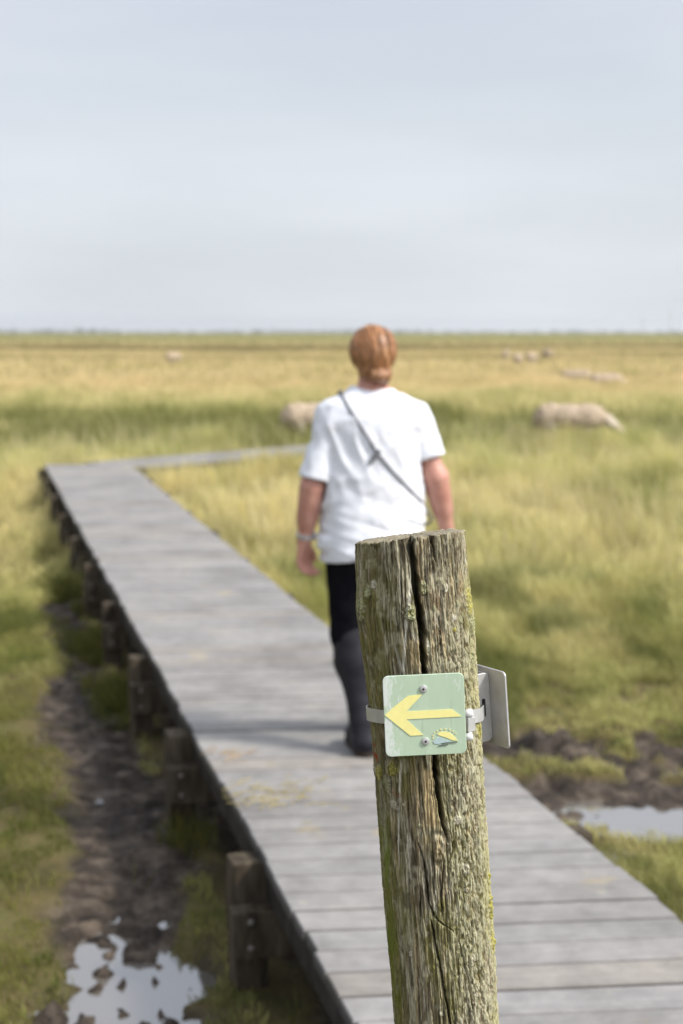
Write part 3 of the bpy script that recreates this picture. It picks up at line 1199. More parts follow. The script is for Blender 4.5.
def boot(K, A, toe):
    vo = Vol((-.22, -.22, -.005), (.22, .60, .56), 0.006)
    K, A, toe = np.array(K), np.array(A), np.array(toe)
    top = lerp(K, A, .0) + np.array([0, 0, .03])
    calf = lerp(K, A, .30)
    vo.chain([top, calf, lerp(K, A, .78), A + (0, 0, .0)], [.076, .073, .047, .043], .03)
    heel = np.array([A[0], A[1] - .025, .048])
    vo.capsule(heel, A + (0, 0, .02), .046, .048, .03)
    vo.capsule(heel, toe, .046, .040, .03)
    vo.capsule(A + (0, .01, .03), lerp(heel, toe, .72) + (0, 0, .012), .050, .044, .03)
    X, Y, Z = vo.grid()
    d = (fbm(X * 10, Y * 10, Z * 15, oct=2, seed=121) - .5) * .008
    vo.f += d.astype(np.float32)
    o2 = vo.f.copy()
    cutt = Z - (top[2] + .02 + .04 * (Y - top[1]))
    hollow = np.maximum(o2 + .014, -(Z - (top[2] - .08)))
    vo.f = np.maximum(np.maximum(o2, cutt), np.maximum(-hollow, .018 - Z)).astype(np.float32)
    ob = vo.build('boot', M_BOOT, woman)
    so = Vol((-.22, -.22, -.012), (.22, .60, .08), 0.005)
    so.capsule(heel * (1, 1, 0) + (0, 0, .018), toe * (1, 1, 0) + (0, 0, .018), .047, .042, .0)
    X, Y, Z = so.grid()
    hl = np.hypot(X - heel[0], Y - heel[1])
    arch = np.where((Y > heel[1] + .05) & (Y < heel[1] + .10), .012, 0.0015)
    so.f = np.maximum(so.f, np.maximum(Z - .026, arch - Z)).astype(np.float32)
    so.build('sole', M_SOLE, ob)


boot(KNL, ANL, (-.058, .10, .045))
boot(KNR, ANR, (.095, .455, .045))

# hair: smooth crown drawn back into a low twisted knot
ha = Vol((-.14, -.16, 1.38), (.14, .18, 1.74), 0.0045)
ha.ellipsoid((0, .008, 1.582), (.089, .102, .094), .02)
ha.ellipsoid((0, -.042, 1.552), (.070, .06, .074), .03)
ha.capsule((-.030, -.050, 1.492), (.040, -.056, 1.486), .030, .028, .02)
ha.ellipsoid((.014, -.080, 1.482), (.036, .030, .026), .006)
ha.capsule((-.026, -.078, 1.506), (.046, -.074, 1.470), .014, .012, .004)
ha.capsule((.03, -.07, 1.470), (.045, -.050, 1.452), .014, .008, .01)
X, Y, Z = ha.grid()
swirl = np.arctan2(X, -(Y - .02)) * 9 + (Z - 1.47) * 26 * np.sign(X + 1e-6) * .5
ha.f += (np.sin(swirl * 2.2 + fbm(X * 30, Y * 30, Z * 30, oct=2, seed=131) * 5) * .0016 + (fbm(X * 40, Y * 40, Z * 18, oct=3, seed=133) - .5) * .008).astype(np.float32)
# leave the face free
face = np.where(Y > .055, (Y - .055) * .9 - np.maximum(Z - 1.60, 0) * 1.1, -1)
ha.f = np.maximum(ha.f, face.astype(np.float32))
hair_o = ha.build('hair', m_hair, woman)

def hair_strands(parent):
    V, Q, C = [], [], []
    cen = np.array([0, .004, 1.580])
    rad = np.array([.091, .104, .097])
    goal = np.array([.16, -.80, -.72])
    goal /= np.linalg.norm(goal)
    for i in range(900):
        d = RS.normal(0, 1, 3)
        d /= np.linalg.norm(d)
        if d[1] > .35 and d[2] < .25:
            continue
        if d[2] < -.62:
            continue
        steps = 9
        pts = []
        wv = RS.normal(0, .05, 3)
        stop = RS.uniform(.55, 1.0)
        out = RS.uniform(1.005, 1.035) + (RS.uniform(.02, .09) if RS.rand() < .07 else 0)
        for k in range(steps):
            t = stop * k / (steps - 1)
            e = d * (1 - t) + goal * t + wv * math.sin(t * 5)
            e /= np.linalg.norm(e)
            pts.append(cen + e * rad * (out - .02 * t))
        w = RS.uniform(.0012, .0034)
        k0 = len(V)
        c = np.array([.44, .205, .085]) * RS.choice([.35, .7, 1.0, 1.4], p=[.25, .3, .3, .15]) * RS.uniform(.8, 1.2)
        for k in range(steps):
            tn = pts[min(k + 1, steps - 1)] - pts[max(k - 1, 0)]
            nr = (pts[k] - cen) / rad
            sd_ = np.cross(tn, nr)
            sd_ /= np.linalg.norm(sd_) + 1e-9
            ww = w * (1 - .6 * k / steps)
            V += [pts[k] - sd_ * ww, pts[k] + sd_ * ww]
            C += [c, c]
        for k in range(steps - 1):
            a = k0 + 2 * k
            Q.append((a, a + 1, a + 3, a + 2))
    o = mesh_np('hair_strands', np.array(V), quads=Q, mat=M_STRANDS, cols=np.array(C), parent=parent)
    return o


M_STRANDS = vcol_mat('hair_strand', .4, 200, .15, 0, 0, .4)
hair_strands(hair_o)

# eyes and watch
eye_m = simple('eye', (.5, .5, .5), (.6, .6, .6), 30, .2, 0, 0, 0)
for sx in (-1, 1):
    mb = MB()
    M = Matrix.Translation((sx * .030, .098, 1.585)) @ Matrix.Rotation(-math.pi / 2, 4, 'X')
    mb.lathe([(.004, -.008), (.009, -.004), (.010, 0), (.008, .005), (.003, .008)], 12, M)
    mb.build('eye', eye_m, woman, smooth=True)
wat = MB()
Wd = Vector(WRL) - Vector(ELL)
M = Matrix.Translation(Vector(lerp(WRL, ELL, .10))) @ Wd.to_track_quat('Z', 'Y').to_matrix().to_4x4()
n = 24
ring = [(.0345 * math.cos(2 * math.pi * i / n), .0345 * math.sin(2 * math.pi * i / n)) for i in range(n)]
wat.prism(ring, -.009, .009, M)
watch = wat.build('wristwatch', M_BOLT, woman, bevel=.002)
mb = MB()
M2 = M @ Matrix.Translation((-.030, -.012, 0)) @ Matrix.Rotation(-math.pi / 2, 4, 'Y')
mb.lathe([(.018, 0), (.018, .008), (.015, .010)], 20, M2)
mb.build('watch_face', M_WHITEPLASTIC, watch)

# shoulder bag: strap over the left shoulder across the back to the right hip, pouch in front
bag = empty('shoulder_bag', (PW.x, PW.y, 0.9), math.radians(7))
tag(bag, 'shoulder bag on a thin grey strap worn slantwise across the white T-shirt', 'bag')
dg = bpy.context.evaluated_depsgraph_get()
bvh = BVHTree.FromObject(shirt, dg)


def surf(x, z, back=True):
    o = Vector((x, -1.0 if back else 1.0, z))
    hit = bvh.ray_cast(o, Vector((0, 1 if back else -1, 0)))
    return hit[0]


bk = [(-.124, 1.398), (-.10, 1.352), (-.062, 1.288), (0, 1.188), (.06, 1.118), (.12, 1.056), (.175, 1.002), (.205, .970)]
path = []
for (x_, z_) in bk:
    p = surf(x_, z_)
    if p is not None:
        path.append(p + Vector((0, -.004, 0)))
side = [Vector((.2290, -.03, .925)), Vector((.233, .03, .90)), Vector((.20, .12, .875))]
fr = []
for (x_, z_) in [(.05, .98), (.0, 1.06), (-.06, 1.17), (-.10, 1.27), (-.124, 1.36)]:
    p = surf(x_, z_, False)
    if p is not None:
        fr.append(p + Vector((0, .006, 0)))
top_ = [Vector((-.128, .05, 1.408)), Vector((-.128, 0, 1.425))]
loop = [top_[1]] + [Vector((-.126, -.045, 1.415))] + path + side + [Vector((.12, .165, .92))] + fr + [top_[0]]
cu = bpy.data.curves.new('strap', 'CURVE')
cu.dimensions = '3D'
sp = cu.splines.new('POLY')
sp.points.add(len(loop) - 1)
for q, p in zip(sp.points, loop):
    q.co = (*p, 1)
sp.use_cyclic_u = True
cu.bevel_depth = 0.0055
cu.bevel_resolution = 2
M_STRAP = simple('grey_strap', (.10, .10, .11), (.17, .17, .18), 60, .6, 0, .2, .001)
tmp = bpy.data.objects.new('strap', cu)
COL.objects.link(tmp)
dg = bpy.context.evaluated_depsgraph_get()
me = bpy.data.meshes.new_from_object(tmp.evaluated_get(dg))
bpy.data.objects.remove(tmp)
so = bpy.data.objects.new('strap', me)
me.materials.clear()
me.materials.append(M_STRAP)
link(so, bag)
so.location = (0, 0, -.9)
mb = MB()
bp = surf(-.005, 1.19) + Vector((0, -.010, 0))
Mb = Matrix.Translation(bp) @ Matrix.Rotation(math.radians(-50), 4, 'Y')
mb.hexa([Mb @ Vector(q) for q in ((-.018, -.004, -.010), (.018, -.004, -.010), (.018, .006, -.010), (-.018, .006, -.010))],
        [Mb @ Vector(q) for q in ((-.018, -.004, .010), (.018, -.004, .010), (.018, .006, .010), (-.018, .006, .010))])
bo = mb.build('strap_slider', M_STRAP, so, bevel=.002)
mb = MB()
e0 = surf(-.012, 1.176) + Vector((0, -.006, 0))
e1_ = surf(-.036, 1.146) + Vector((0, -.008, 0))
dd = (e1_ - e0)
Mt = Matrix.Translation(e0) @ dd.to_track_quat('Z', 'Y').to_matrix().to_4x4()
mb.lathe([(.0045, 0), (.0050, dd.length * .5), (.0040, dd.length)], 8, Mt)
mb.build('strap_end', M_STRAP, so)
mb = MB()
mb.hexa([(.07, .17, -.085), (.20, .15, -.085), (.205, .21, -.085), (.07, .23, -.085)], [(.075, .175, .045), (.195, .155, .045), (.2, .205, .045), (.075, .222, .045)])
mb.build('pouch', M_STRAP, bag, bevel=.015, seg=3)

# ------------------------------------------------------------------ sheep
M_FLEECE = simple('cream_fleece', (.36, .27, .185), (.48, .385, .28), 14, .95, 0, .8, .02)
M_SHEEPSKIN = simple('pale_sheep_skin', (.40, .33, .25), (.58, .50, .40), 18, .8, 0, .2, .002)


def make_sheep(low_head=True):
    root = empty('sheep')
    bo = Vol((-.75, -.35, -.01), (1.0, .35, 1.0), .014)
    bo.ellipsoid((0, 0, .60), (.46, .17, .19), .05)
    bo.ellipsoid((.30, 0, .60), (.20, .155, .21), .06)
    hd = [(.42, 0, .68), (.62, 0, .60), (.72, 0, .53)] if low_head else [(.40, 0, .66), (.56, 0, .84), (.60, 0, .90)]
    mz = (.855, 0, .425) if low_head else (.78, 0, .82)
    bo.chain([hd[0], hd[1], hd[2]], [.13, .095, .085], .05)
    bo.capsule(hd[2], mz, .080, .054, .03)
    for sy in (-1, 1):
        h0 = np.array(hd[2])
        bo.capsule(h0 + (-.02, sy * .06, .03), h0 + (-.05, sy * .17, .01), .028, .014, .012)
        # front leg: knee low, straight shank; hind leg: stifle forward, hock back
        bo.chain([(.30, sy * .11, .55), (.29, sy * .11, .30), (.305, sy * .11, .07), (.325, sy * .11, .02)], [.065, .036, .026, .032], .03)
        bo.chain([(-.33, sy * .11, .56), (-.27, sy * .115, .40), (-.40, sy * .115, .24), (-.375, sy * .115, .06), (-.355, sy * .115, .02)], [.10, .062, .034, .026, .032], .03)
    bo.build('body', M_SHEEPSKIN, root)
    fl = Vol((-.75, -.42, .2), (.75, .42, 1.05), .014)
    fl.ellipsoid((-.05, 0, .65), (.54, .235, .225), .05)
    fl.ellipsoid((.28, 0, .645), (.24, .215, .235), .05)
    fl.ellipsoid((-.38, 0, .655), (.22, .215, .235), .05)
    fl.chain([hd[0], lerp(hd[0], hd[1], .85)], [.165, .11], .08)
    fl.capsule((-.56, 0, .70), (-.62, 0, .50), .05, .035, .04)
    X, Y, Z = fl.grid()
    fl.f += ((fbm(X * 16, Y * 16, Z * 16, oct=3, seed=141) - .5) * .06).astype(np.float32)
    fl.build('fleece', M_FLEECE, root)
    return root


def copy_tree(o, parent=None):
    c = o.copy()
    COL.objects.link(c)
    c.parent = parent
    for ch in o.children:
        copy_tree(ch, c)
    return c


SG = 'sheep grazing in the tall grass'
proto = make_sheep(True)
p = at(571, 400, 26.0)
proto.location = (p.x, 26.0, float(ground_h(p.x, 26.0)) + .01)
proto.rotation_euler = (0, 0, math.radians(-8))
proto.scale = (.98, .98, 1.0)
tag(proto, 'cream sheep grazing with lowered head in the open to the right of the woman', 'sheep', SG)
s2 = copy_tree(proto)
p = at(318, 400, 25.5)
s2.location = (p.x, 25.5, float(ground_h(p.x, 25.5)) + .06)
s2.rotation_euler = (0, 0, math.radians(10))
tag(s2, 'sheep half hidden behind the woman, its rump showing at her left sleeve', 'sheep', SG)
FAR = [(517, 92, 70, 'whitest of the far sheep, left one of the bright pair in the distant flock'),
       (531, 94, 62, 'right one of the bright pair of far sheep in the distant flock'),
       (505, 104, 80, 'small pale sheep at the left end of the distant flock'),
       (546, 106, 105, 'small dull sheep at the right end of the distant flock'),
       (575, 63, 170, 'sheep back showing in the long grass just above the big grazing sheep'),
       (605, 58, 8, 'sheep back showing in the long grass up and right of the big grazing sheep'),
       (174, 98, 55, 'lone pale far sheep out on the meadow left of the woman')]
for (px, D, a, lab) in FAR:
    s = copy_tree(proto)
    X_ = (px - 341.5) / F * D
    s.location = (X_, D, float(ground_h(X_, D)) + (-.30 if D < 80 else .0))
    s.rotation_euler = (0, 0, math.radians(a))
    s.scale = (1, 1, 1)
    tag(s, lab, 'sheep', SG)

# ------------------------------------------------------------------ horizon: far woods and masts
n = 42000
xs, ys, zs_, ss = [], [], [], []
M_WOOD = leaf_mat('far_foliage', .2)
cx_ = -1100.0
tr_c = []
while cx_ < 1100:
    dens = fbm(np.array([cx_ * .004]), np.array([.5]), oct=3, seed=151)[0]
    hh = 4.0 + 14 * max(0, dens - .40) * RS.uniform(.6, 1.3)
    tr_c.append((cx_, 2350 + RS.uniform(-120, 120), hh))
    cx_ += RS.uniform(3, 8)
V, Q, C = [], [], []
for (x_, y_, hh) in tr_c:
    m_ = 26
    px_ = x_ + RS.normal(0, hh * .5, m_)
    py_ = y_ + RS.normal(0, hh * .5, m_)
    pz_ = GZ + np.abs(RS.normal(hh * .45, hh * .28, m_))
    r = hh * RS.uniform(.10, .24, m_)
    for i in range(m_):
        q = RS.normal(0, 1, (2, 3))
        q[0] /= np.linalg.norm(q[0])
        q[1] -= q[0] * (q[0] @ q[1])
        q[1] /= np.linalg.norm(q[1])
        c = np.array([px_[i], py_[i], pz_[i]])
        k0 = len(V)
        V += [c - q[0] * r[i], c + q[1] * r[i], c + q[0] * r[i], c - q[1] * r[i]]
        Q.append((k0, k0 + 1, k0 + 2, k0 + 3))
        cc = np.array([.05, .065, .030]) * RS.uniform(.7, 1.3)
        C += [cc] * 4
wood = mesh_np('far_woods', np.array(V), quads=Q, mat=M_WOOD, cols=np.array(C), smooth=False)
tag(wood, 'thin blue grey line of far woods along the horizon', 'trees', kind='stuff')

M_MAST = simple('mast_paint', (.5, .5, .5), (.6, .6, .6), 3, .6, 0, 0, 0)
for (px, hh, lab) in ((668, 34, 'taller thin mast standing on the right horizon'), (641, 24, 'shorter thin mast on the horizon right of the sheep')):
    X_ = (px - 341.5) / F * 2200
    r_ = empty('mast', (X_, 2200, GZ))
    tag(r_, lab, 'mast')
    mb = MB()
    mb.lathe([(.9, 0), (.7, hh * .6), (.45, hh)], 8)
    mb.build('pole', M_MAST, r_)
    for zz in (.72, .86):
        mb = MB()
        mb.hexa([(-3, -.2, hh * zz), (3, -.2, hh * zz), (3, .2, hh * zz), (-3, .2, hh * zz)], [(-3, -.2, hh * zz + .5), (3, -.2, hh * zz + .5), (3, .2, hh * zz + .5), (-3, .2, hh * zz + .5)])
        mb.build('crossarm', M_MAST, r_)

# ------------------------------------------------------------------ the waymarker post
DP = 2.0
PY = [500, 540, 575, 610, 640, 666, 700, 760, 830, 890, 940, 1024, 1120]
PL = [353.5, 355.5, 356, 356, 360, 364, 368, 372.5, 378, 382.5, 386.5, 392.5, 398]
PR = [464, 467, 469, 473, 475, 476.5, 479, 483, 487.5, 491, 494, 498.5, 504]
pc = [(a + b_) / 2 for a, b_ in zip(PL, PR)]
ph = [(b_ - a) / 2 for a, b_ in zip(PL, PR)]
zrow = np.array([at(0, q, DP).z for q in PY])
xrow = np.array([at(c, q, DP).x for c, q in zip(pc, PY)])
rrow = np.array([at(c + h_, q, DP).x - at(c, q, DP).x for c, h_, q in zip(pc, ph, PY)])
o_ = np.argsort(zrow)
zk, xk, rk = zrow[o_], xrow[o_], rrow[o_]
slope = (xk[-1] - xk[0]) / (zk[-1] - zk[0])


def ax_x(z):
    z = np.asarray(z, float)
    return np.where(z < zk[0], xk[0] + (z - zk[0]) * slope, np.interp(z, zk, xk))


def ax_r(z):
    return np.interp(z, zk, rk)


def pix2post(px, py):
    cx = np.interp(py, PY, pc)
    hw = np.interp(py, PY, ph)
    u = max(-.98, min(.98, (px - cx) / hw))
    th = math.asin(u)
    z = at(px, py, DP - .0715 * math.cos(th)).z
    return th, z


ZTOP = at(411, 538, DP - .07).z
ZBOT = GZ - 0.25
ZV = at(430, 1040, DP).z
zz = np.concatenate([np.linspace(ZBOT, ZV, 60, endpoint=False), np.linspace(ZV, ZTOP, 760)])
th = np.concatenate([np.linspace(-math.pi * .58, math.pi * .58, 560, endpoint=False), np.linspace(math.pi * .58, math.pi * 1.42, 130, endpoint=False)])
TH, ZZ = np.meshgrid(th, zz)
R0 = ax_r(ZZ) - .0022
S = TH * .0715                                            # arc position in metres (front)
ct_, st_ = np.cos(TH), np.sin(TH)
# noise domain that closes round the post
NX, NY = st_ * .0715, ct_ * .0715
dr = (fbm(NX * 18, NY * 18, ZZ * 3, oct=3, seed=201) - .5) * .007
warp = (fbm(NX * 25, NY * 25, ZZ * 9, oct=3, seed=203) - .5) * .012
grain = fbm((NX + warp * .6) * 330, (NY + warp * .6) * 330, ZZ * 13, oct=4, seed=205)
grain2 = fbm((NX + warp * .4) * 900, (NY + warp * .4) * 900, ZZ * 40, oct=3, seed=207)
flake = fbm(NX * 420, NY * 420, ZZ * 130, oct=4, seed=209)
rightm = sst(-.15, .75, TH) * sst(math.pi * .75, math.pi * .5, np.abs(TH))
rough_zone = np.clip(rightm * (.35 + .9 * sst(ZTOP - .06, ZTOP - .22, ZZ)), 0, 1)
dr += (sst(.32, .58, grain) - .6) * .0021
dr += (sst(.35, .6, grain2) - .5) * .0016
dr += (sst(.36, .62, flake) - .5) * .0026 * (.25 + .75 * rough_zone)

crack_dark = np.zeros_like(TH)


def crack(pts, depth, pix=True):
    """pts: (px, py, width in px); carves a split into the post"""
    global dr, crack_dark
    q = []
    for (px, py, w) in pts:
        a, z = pix2post(px, py) if pix else (px, py)
        q.append((z, a * .0715, w * .00128 if pix else w))
    q.sort()
    qz = np.array([i[0] for i in q])
    qs = np.array([i[1] for i in q])
    qw = np.array([i[2] for i in q])
    inz = (zz > qz[0] - .004) & (zz < qz[-1] + .004)
    if not inz.any():
        return
    zr = zz[inz]
    c = np.interp(zr, qz, qs) + (vnoise(zr * 160, zr * 0 + qs[0] * 977, seed=215) - .5) * .0012 + (vnoise(zr * 50, zr * 0 + qs[0] * 577, seed=216) - .5) * .0014
    w = np.interp(zr, qz, qw) * (.75 + .5 * vnoise(zr * 120, zr * 0 + 3, seed=217)) + 1e-5
    fade = np.clip(np.minimum((zr - qz[0] + .004) / .012, (qz[-1] + .004 - zr) / .012), 0, 1)
    if qz[-1] > ZTOP - .012:
        fade = np.clip((zr - qz[0] + .004) / .012, 0, 1)
    d = np.abs(S[inz] - c[:, None]) / (w[:, None] * .5)
    prof = 1 - sst(.65, 1.25, d)
    dr[inz] -= prof * depth * fade[:, None]
    lip = np.exp(-((d - 1.6) / .5) ** 2) * .0006 * fade[:, None]
    dr[inz] -= lip
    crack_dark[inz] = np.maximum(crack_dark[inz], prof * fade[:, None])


main = [(405.5, 530, 8), (407, 540, 8), (411.6, 561, 7), (415.7, 602, 6.5), (420.8, 633, 6.8), (423, 672, 6), (427, 700, 5.5), (431, 740, 5), (433, 758, 5), (434.7, 780, 5), (438, 805, 4.6), (441.4, 826, 4.6), (446.5, 841, 2.4)]
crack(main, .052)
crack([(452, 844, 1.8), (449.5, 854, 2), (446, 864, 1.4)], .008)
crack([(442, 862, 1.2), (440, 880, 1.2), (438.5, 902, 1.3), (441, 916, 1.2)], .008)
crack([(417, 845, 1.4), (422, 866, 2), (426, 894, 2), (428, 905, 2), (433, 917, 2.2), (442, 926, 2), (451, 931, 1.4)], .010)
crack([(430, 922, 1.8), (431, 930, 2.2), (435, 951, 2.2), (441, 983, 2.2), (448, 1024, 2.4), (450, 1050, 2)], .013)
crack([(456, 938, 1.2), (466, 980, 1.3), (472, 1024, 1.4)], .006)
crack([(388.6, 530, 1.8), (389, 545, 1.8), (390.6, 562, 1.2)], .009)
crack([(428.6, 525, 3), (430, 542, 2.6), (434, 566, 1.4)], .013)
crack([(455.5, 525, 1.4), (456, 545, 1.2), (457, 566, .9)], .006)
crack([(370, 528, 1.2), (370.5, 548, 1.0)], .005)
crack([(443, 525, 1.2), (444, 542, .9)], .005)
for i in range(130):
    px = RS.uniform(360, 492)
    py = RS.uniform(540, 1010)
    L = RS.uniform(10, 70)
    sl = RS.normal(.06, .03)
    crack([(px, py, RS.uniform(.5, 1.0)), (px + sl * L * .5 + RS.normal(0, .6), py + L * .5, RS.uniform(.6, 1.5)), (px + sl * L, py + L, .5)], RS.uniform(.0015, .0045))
# knot
ka, kz = pix2post(435.5, 849)
kd = np.sqrt(((S - ka * .0715) / .011) ** 2 + ((ZZ - kz) / .017) ** 2)
dr += np.exp(-kd ** 2) * .006 - np.exp(-((kd - 1.15) / .28) ** 2) * .0035
dr += np.exp(-kd ** 2) * (np.sin(kd * 9) * .0012 + (flake - .5) * .004)

# colour
lum = np.stack([np.full_like(TH, .225), np.full_like(TH, .185), np.full_like(TH, .110)], -1)
WOODS = dict(grey=np.array([.45, .415, .285]), tan=np.array([.48, .37, .20]), dark=np.array([.075, .060, .036]), olive=np.array([.175, .165, .042]),
             moss=np.array([.155, .185, .030]), lichen=np.array([.37, .375, .215]), yellow=np.array([.42, .38, .07]), pale=np.array([.60, .56, .45]),
             rust=np.array([.30, .060, .022]), brown=np.array([.20, .125, .065]))


def blend(c, name, f):
    f = np.clip(f, 0, 1)[..., None]
    return c * (1 - f) + WOODS[name] * f


def pn(fx, fz, oct, seed):
    return fbm(NX * fx, NY * fx, ZZ * fz, oct=oct, seed=seed)


colr = lum
streak = pn(150, 9, 4, 301)
streak2 = pn(420, 22, 4, 303)
patch = pn(30, 16, 4, 305)
colr = blend(colr, 'grey', sst(.42, .66, streak) * .85)
colr = blend(colr, 'brown', sst(.52, .72, pn(120, 7, 4, 307)) * .45)
colr = blend(colr, 'dark', sst(.52, .33, streak2) * .85)
colr = blend(colr, 'dark', sst(.50, .36, grain) * .45)
colr = blend(colr, 'pale', sst(.60, .70, pn(520, 34, 4, 311)) * .5)
colr = blend(colr, 'olive', sst(.42, .66, patch) * .60 * sst(ZTOP - .01, ZTOP - .08, ZZ))
colr = blend(colr, 'tan', sst(.60, .74, pn(200, 12, 4, 309)) * .6)
colr = blend(colr, 'grey', rough_zone * sst(.40, .56, flake) * .7)
colr = blend(colr, 'lichen', rough_zone * sst(.52, .64, flake) * .5)
colr = blend(colr, 'pale', rough_zone * sst(.60, .72, flake) * .3)
colr = blend(colr, 'dark', rough_zone * sst(.40, .28, flake) * .6)
# dark top, bare wood strip under the plate, moss down the left edge, yellow-green right edge
colr = blend(colr, 'dark', sst(.055, .0, ZTOP - ZZ) * .35 * sst(.6, .35, streak))


def px_band(pts, w):
    q = sorted([(pix2post(a, b_)[1], pix2post(a, b_)[0] * .0715) for a, b_ in pts])
    c = np.interp(ZZ, [i[0] for i in q], [i[1] for i in q])
    inz = sst(q[0][0] - .006, q[0][0] + .006, ZZ) * sst(q[-1][0] + .006, q[-1][0] - .006, ZZ)
    return np.exp(-((S - c) / w) ** 2) * inz


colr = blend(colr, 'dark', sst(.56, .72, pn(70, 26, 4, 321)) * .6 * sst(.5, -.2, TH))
colr = blend(colr, 'grey', sst(.55, .70, pn(90, 60, 4, 323)) * .55)
colr = blend(colr, 'tan', px_band([(424, 770), (427, 800), (430, 828)], .009) * 1.0)
colr = blend(colr, 'tan', px_band([(414, 640), (417, 672)], .008) * .7)
colr = blend(colr, 'pale', px_band([(405, 615), (402.5, 672)], .0016) * sst(.35, .6, pn(60, 25, 3, 331)) * 1.3)
colr = blend(colr, 'pale', px_band([(410, 565), (407, 600), (405, 625)], .0020) * .9)
colr = blend(colr, 'pale', px_band([(399, 762), (397, 835), (397, 870)], .0011) * 1.1)
colr = blend(colr, 'pale', px_band([(393, 645), (402, 675)], .0022) * .7)
colr = blend(colr, 'pale', px_band([(425, 640), (427, 652)], .0022) * 1.2)
zlow = sst(at(0, 770, DP).z, at(0, 850, DP).z, ZZ)
mossL = sst(-.90, -1.12, TH + (patch - .5) * .5) * sst(-2.6, -1.9, TH) * sst(at(0, 760, DP).z, at(0, 830, DP).z, ZZ)
colr = blend(colr, 'moss', mossL * (.30 + .65 * sst(.36, .60, pn(60, 22, 4, 343))))
mossL2 = sst(-.45, -.9, TH + (pn(45, 10, 4, 341) - .5) * 1.6) * sst(-2.6, -1.9, TH)
colr = blend(colr, 'olive', mossL2 * .42 * sst(.62, .40, streak))
mossR = sst(.95, 1.2, TH + (patch - .5) * .6) * sst(2.4, 1.8, TH)
colr = blend(colr, 'yellow', mossR * .22 * sst(.4, .62, flake))
lich_h = np.zeros_like(TH)


LN1 = pn(230, 230, 3, 351)
LN2 = pn(520, 520, 3, 353)


def lichen(px, py, rs, rz, name='lichen', amp=.0035, f=.85):
    global colr, lich_h
    a, z = pix2post(px, py)
    d = np.sqrt(((S - a * .0715) / (rs * .00128)) ** 2 + ((ZZ - z) / (rz * .00128)) ** 2) + (LN1 - .5) * 1.0
    m_ = sst(1.0, .6, d)
    tex = LN2
    lich_h = np.maximum(lich_h, m_ * (.35 + tex) * amp)
    colr = blend(colr, name, m_ * f * sst(.28, .5, tex))
    colr = blend(colr, 'olive', m_ * .5 * sst(.42, .25, tex))


for a in [(408, 612, 7, 10, 'lichen', .006), (421, 588, 5, 7, 'lichen', .004), (361, 608, 7, 14, 'lichen', .005), (366, 590, 4, 8, 'lichen', .003),
          (372, 582, 5, 7, 'pale', .002, .6), (467, 600, 7, 16, 'yellow', .003, .7), (470, 625, 5, 14, 'lichen', .003), (443, 588, 3, 5, 'pale', .002, .8), (451, 618, 3, 4, 'pale', .001),
          (391, 770, 9, 9, 'yellow', .003, .55), (385, 785, 9, 10, 'lichen', .003, .5), (378, 772, 5, 10, 'yellow', .003, .6), (393, 806, 6, 6, 'pale', .002, .5),
          (489, 905, 4, 18, 'yellow', .004), (491, 940, 4, 18, 'yellow', .004), (488, 880, 4, 8, 'yellow', .003), (464, 868, 5, 6, 'pale', .002, .6), (455, 820, 5, 5, 'pale', .002, .5),
          (477, 730, 5, 14, 'yellow', .003, .6), (479, 765, 4, 12, 'lichen', .003, .6), (470, 660, 4, 10, 'lichen', .003, .6), (440, 905, 5, 8, 'olive', .002, .7), (470, 960, 5, 7, 'pale', .002, .4)]:
    lichen(*a)
for i in range(34):
    px = RS.uniform(362, 490)
    py = RS.uniform(560, 1015)
    lichen(px, py, RS.uniform(1.5, 3.5), RS.uniform(1.5, 4.5), RS.choice(['lichen', 'pale', 'yellow', 'olive'], p=[.45, .25, .12, .18]), .0015, RS.uniform(.4, .85))
colr = blend(colr, 'rust', np.clip(px_band([(371, 745), (375, 760)], .006) * 1.4, 0, 1) * sst(.35, .55, pn(150, 100, 3, 361)))
colr = blend(colr, 'rust', px_band([(388, 789), (396, 795)], .006) * sst(.42, .6, pn(150, 100, 3, 363)))
dr += lich_h
colr = blend(colr, 'dark', crack_dark * .3)  # shade inside the splits painted into the wood colour
colr = np.clip(colr * (.86 + .28 * pn(700, 90, 3, 371))[..., None], .008, .9)

RR = np.maximum(R0 + dr, .012)
# the sawn top slopes away and up to the right
ztop_map = lambda X_, Y_: (at(355, 544, DP - .04).z + (at(467, 530.5, DP - .04).z - at(355, 544, DP - .04).z) * (X_ - at(355, 540, DP).x) / .1432) - .10 * (Y_ - (DP - .05))
PXw = ax_x(ZZ) + RR * st_
PYw = DP - RR * ct_
# stretch the uppermost part so that its rim follows the slope
ztgt = ztop_map(PXw[-1], PYw[-1]) + (fbm(NX[-1] * 130, NY[-1] * 130, oct=3, seed=381) - .5) * .006
blendz = sst(ZTOP - .10, ZTOP, ZZ)
PZw = ZZ + blendz * (ztgt[None, :] - ZTOP)
rows, cn = TH.shape
V = np.stack([PXw, PYw, PZw], -1).reshape(-1, 3)
ii = np.arange(rows * cn).reshape(rows, cn)
nxt = np.roll(ii, -1, axis=1)
Q = np.stack([ii[:-1], nxt[:-1], nxt[1:], ii[1:]], -1).reshape(-1, 4)
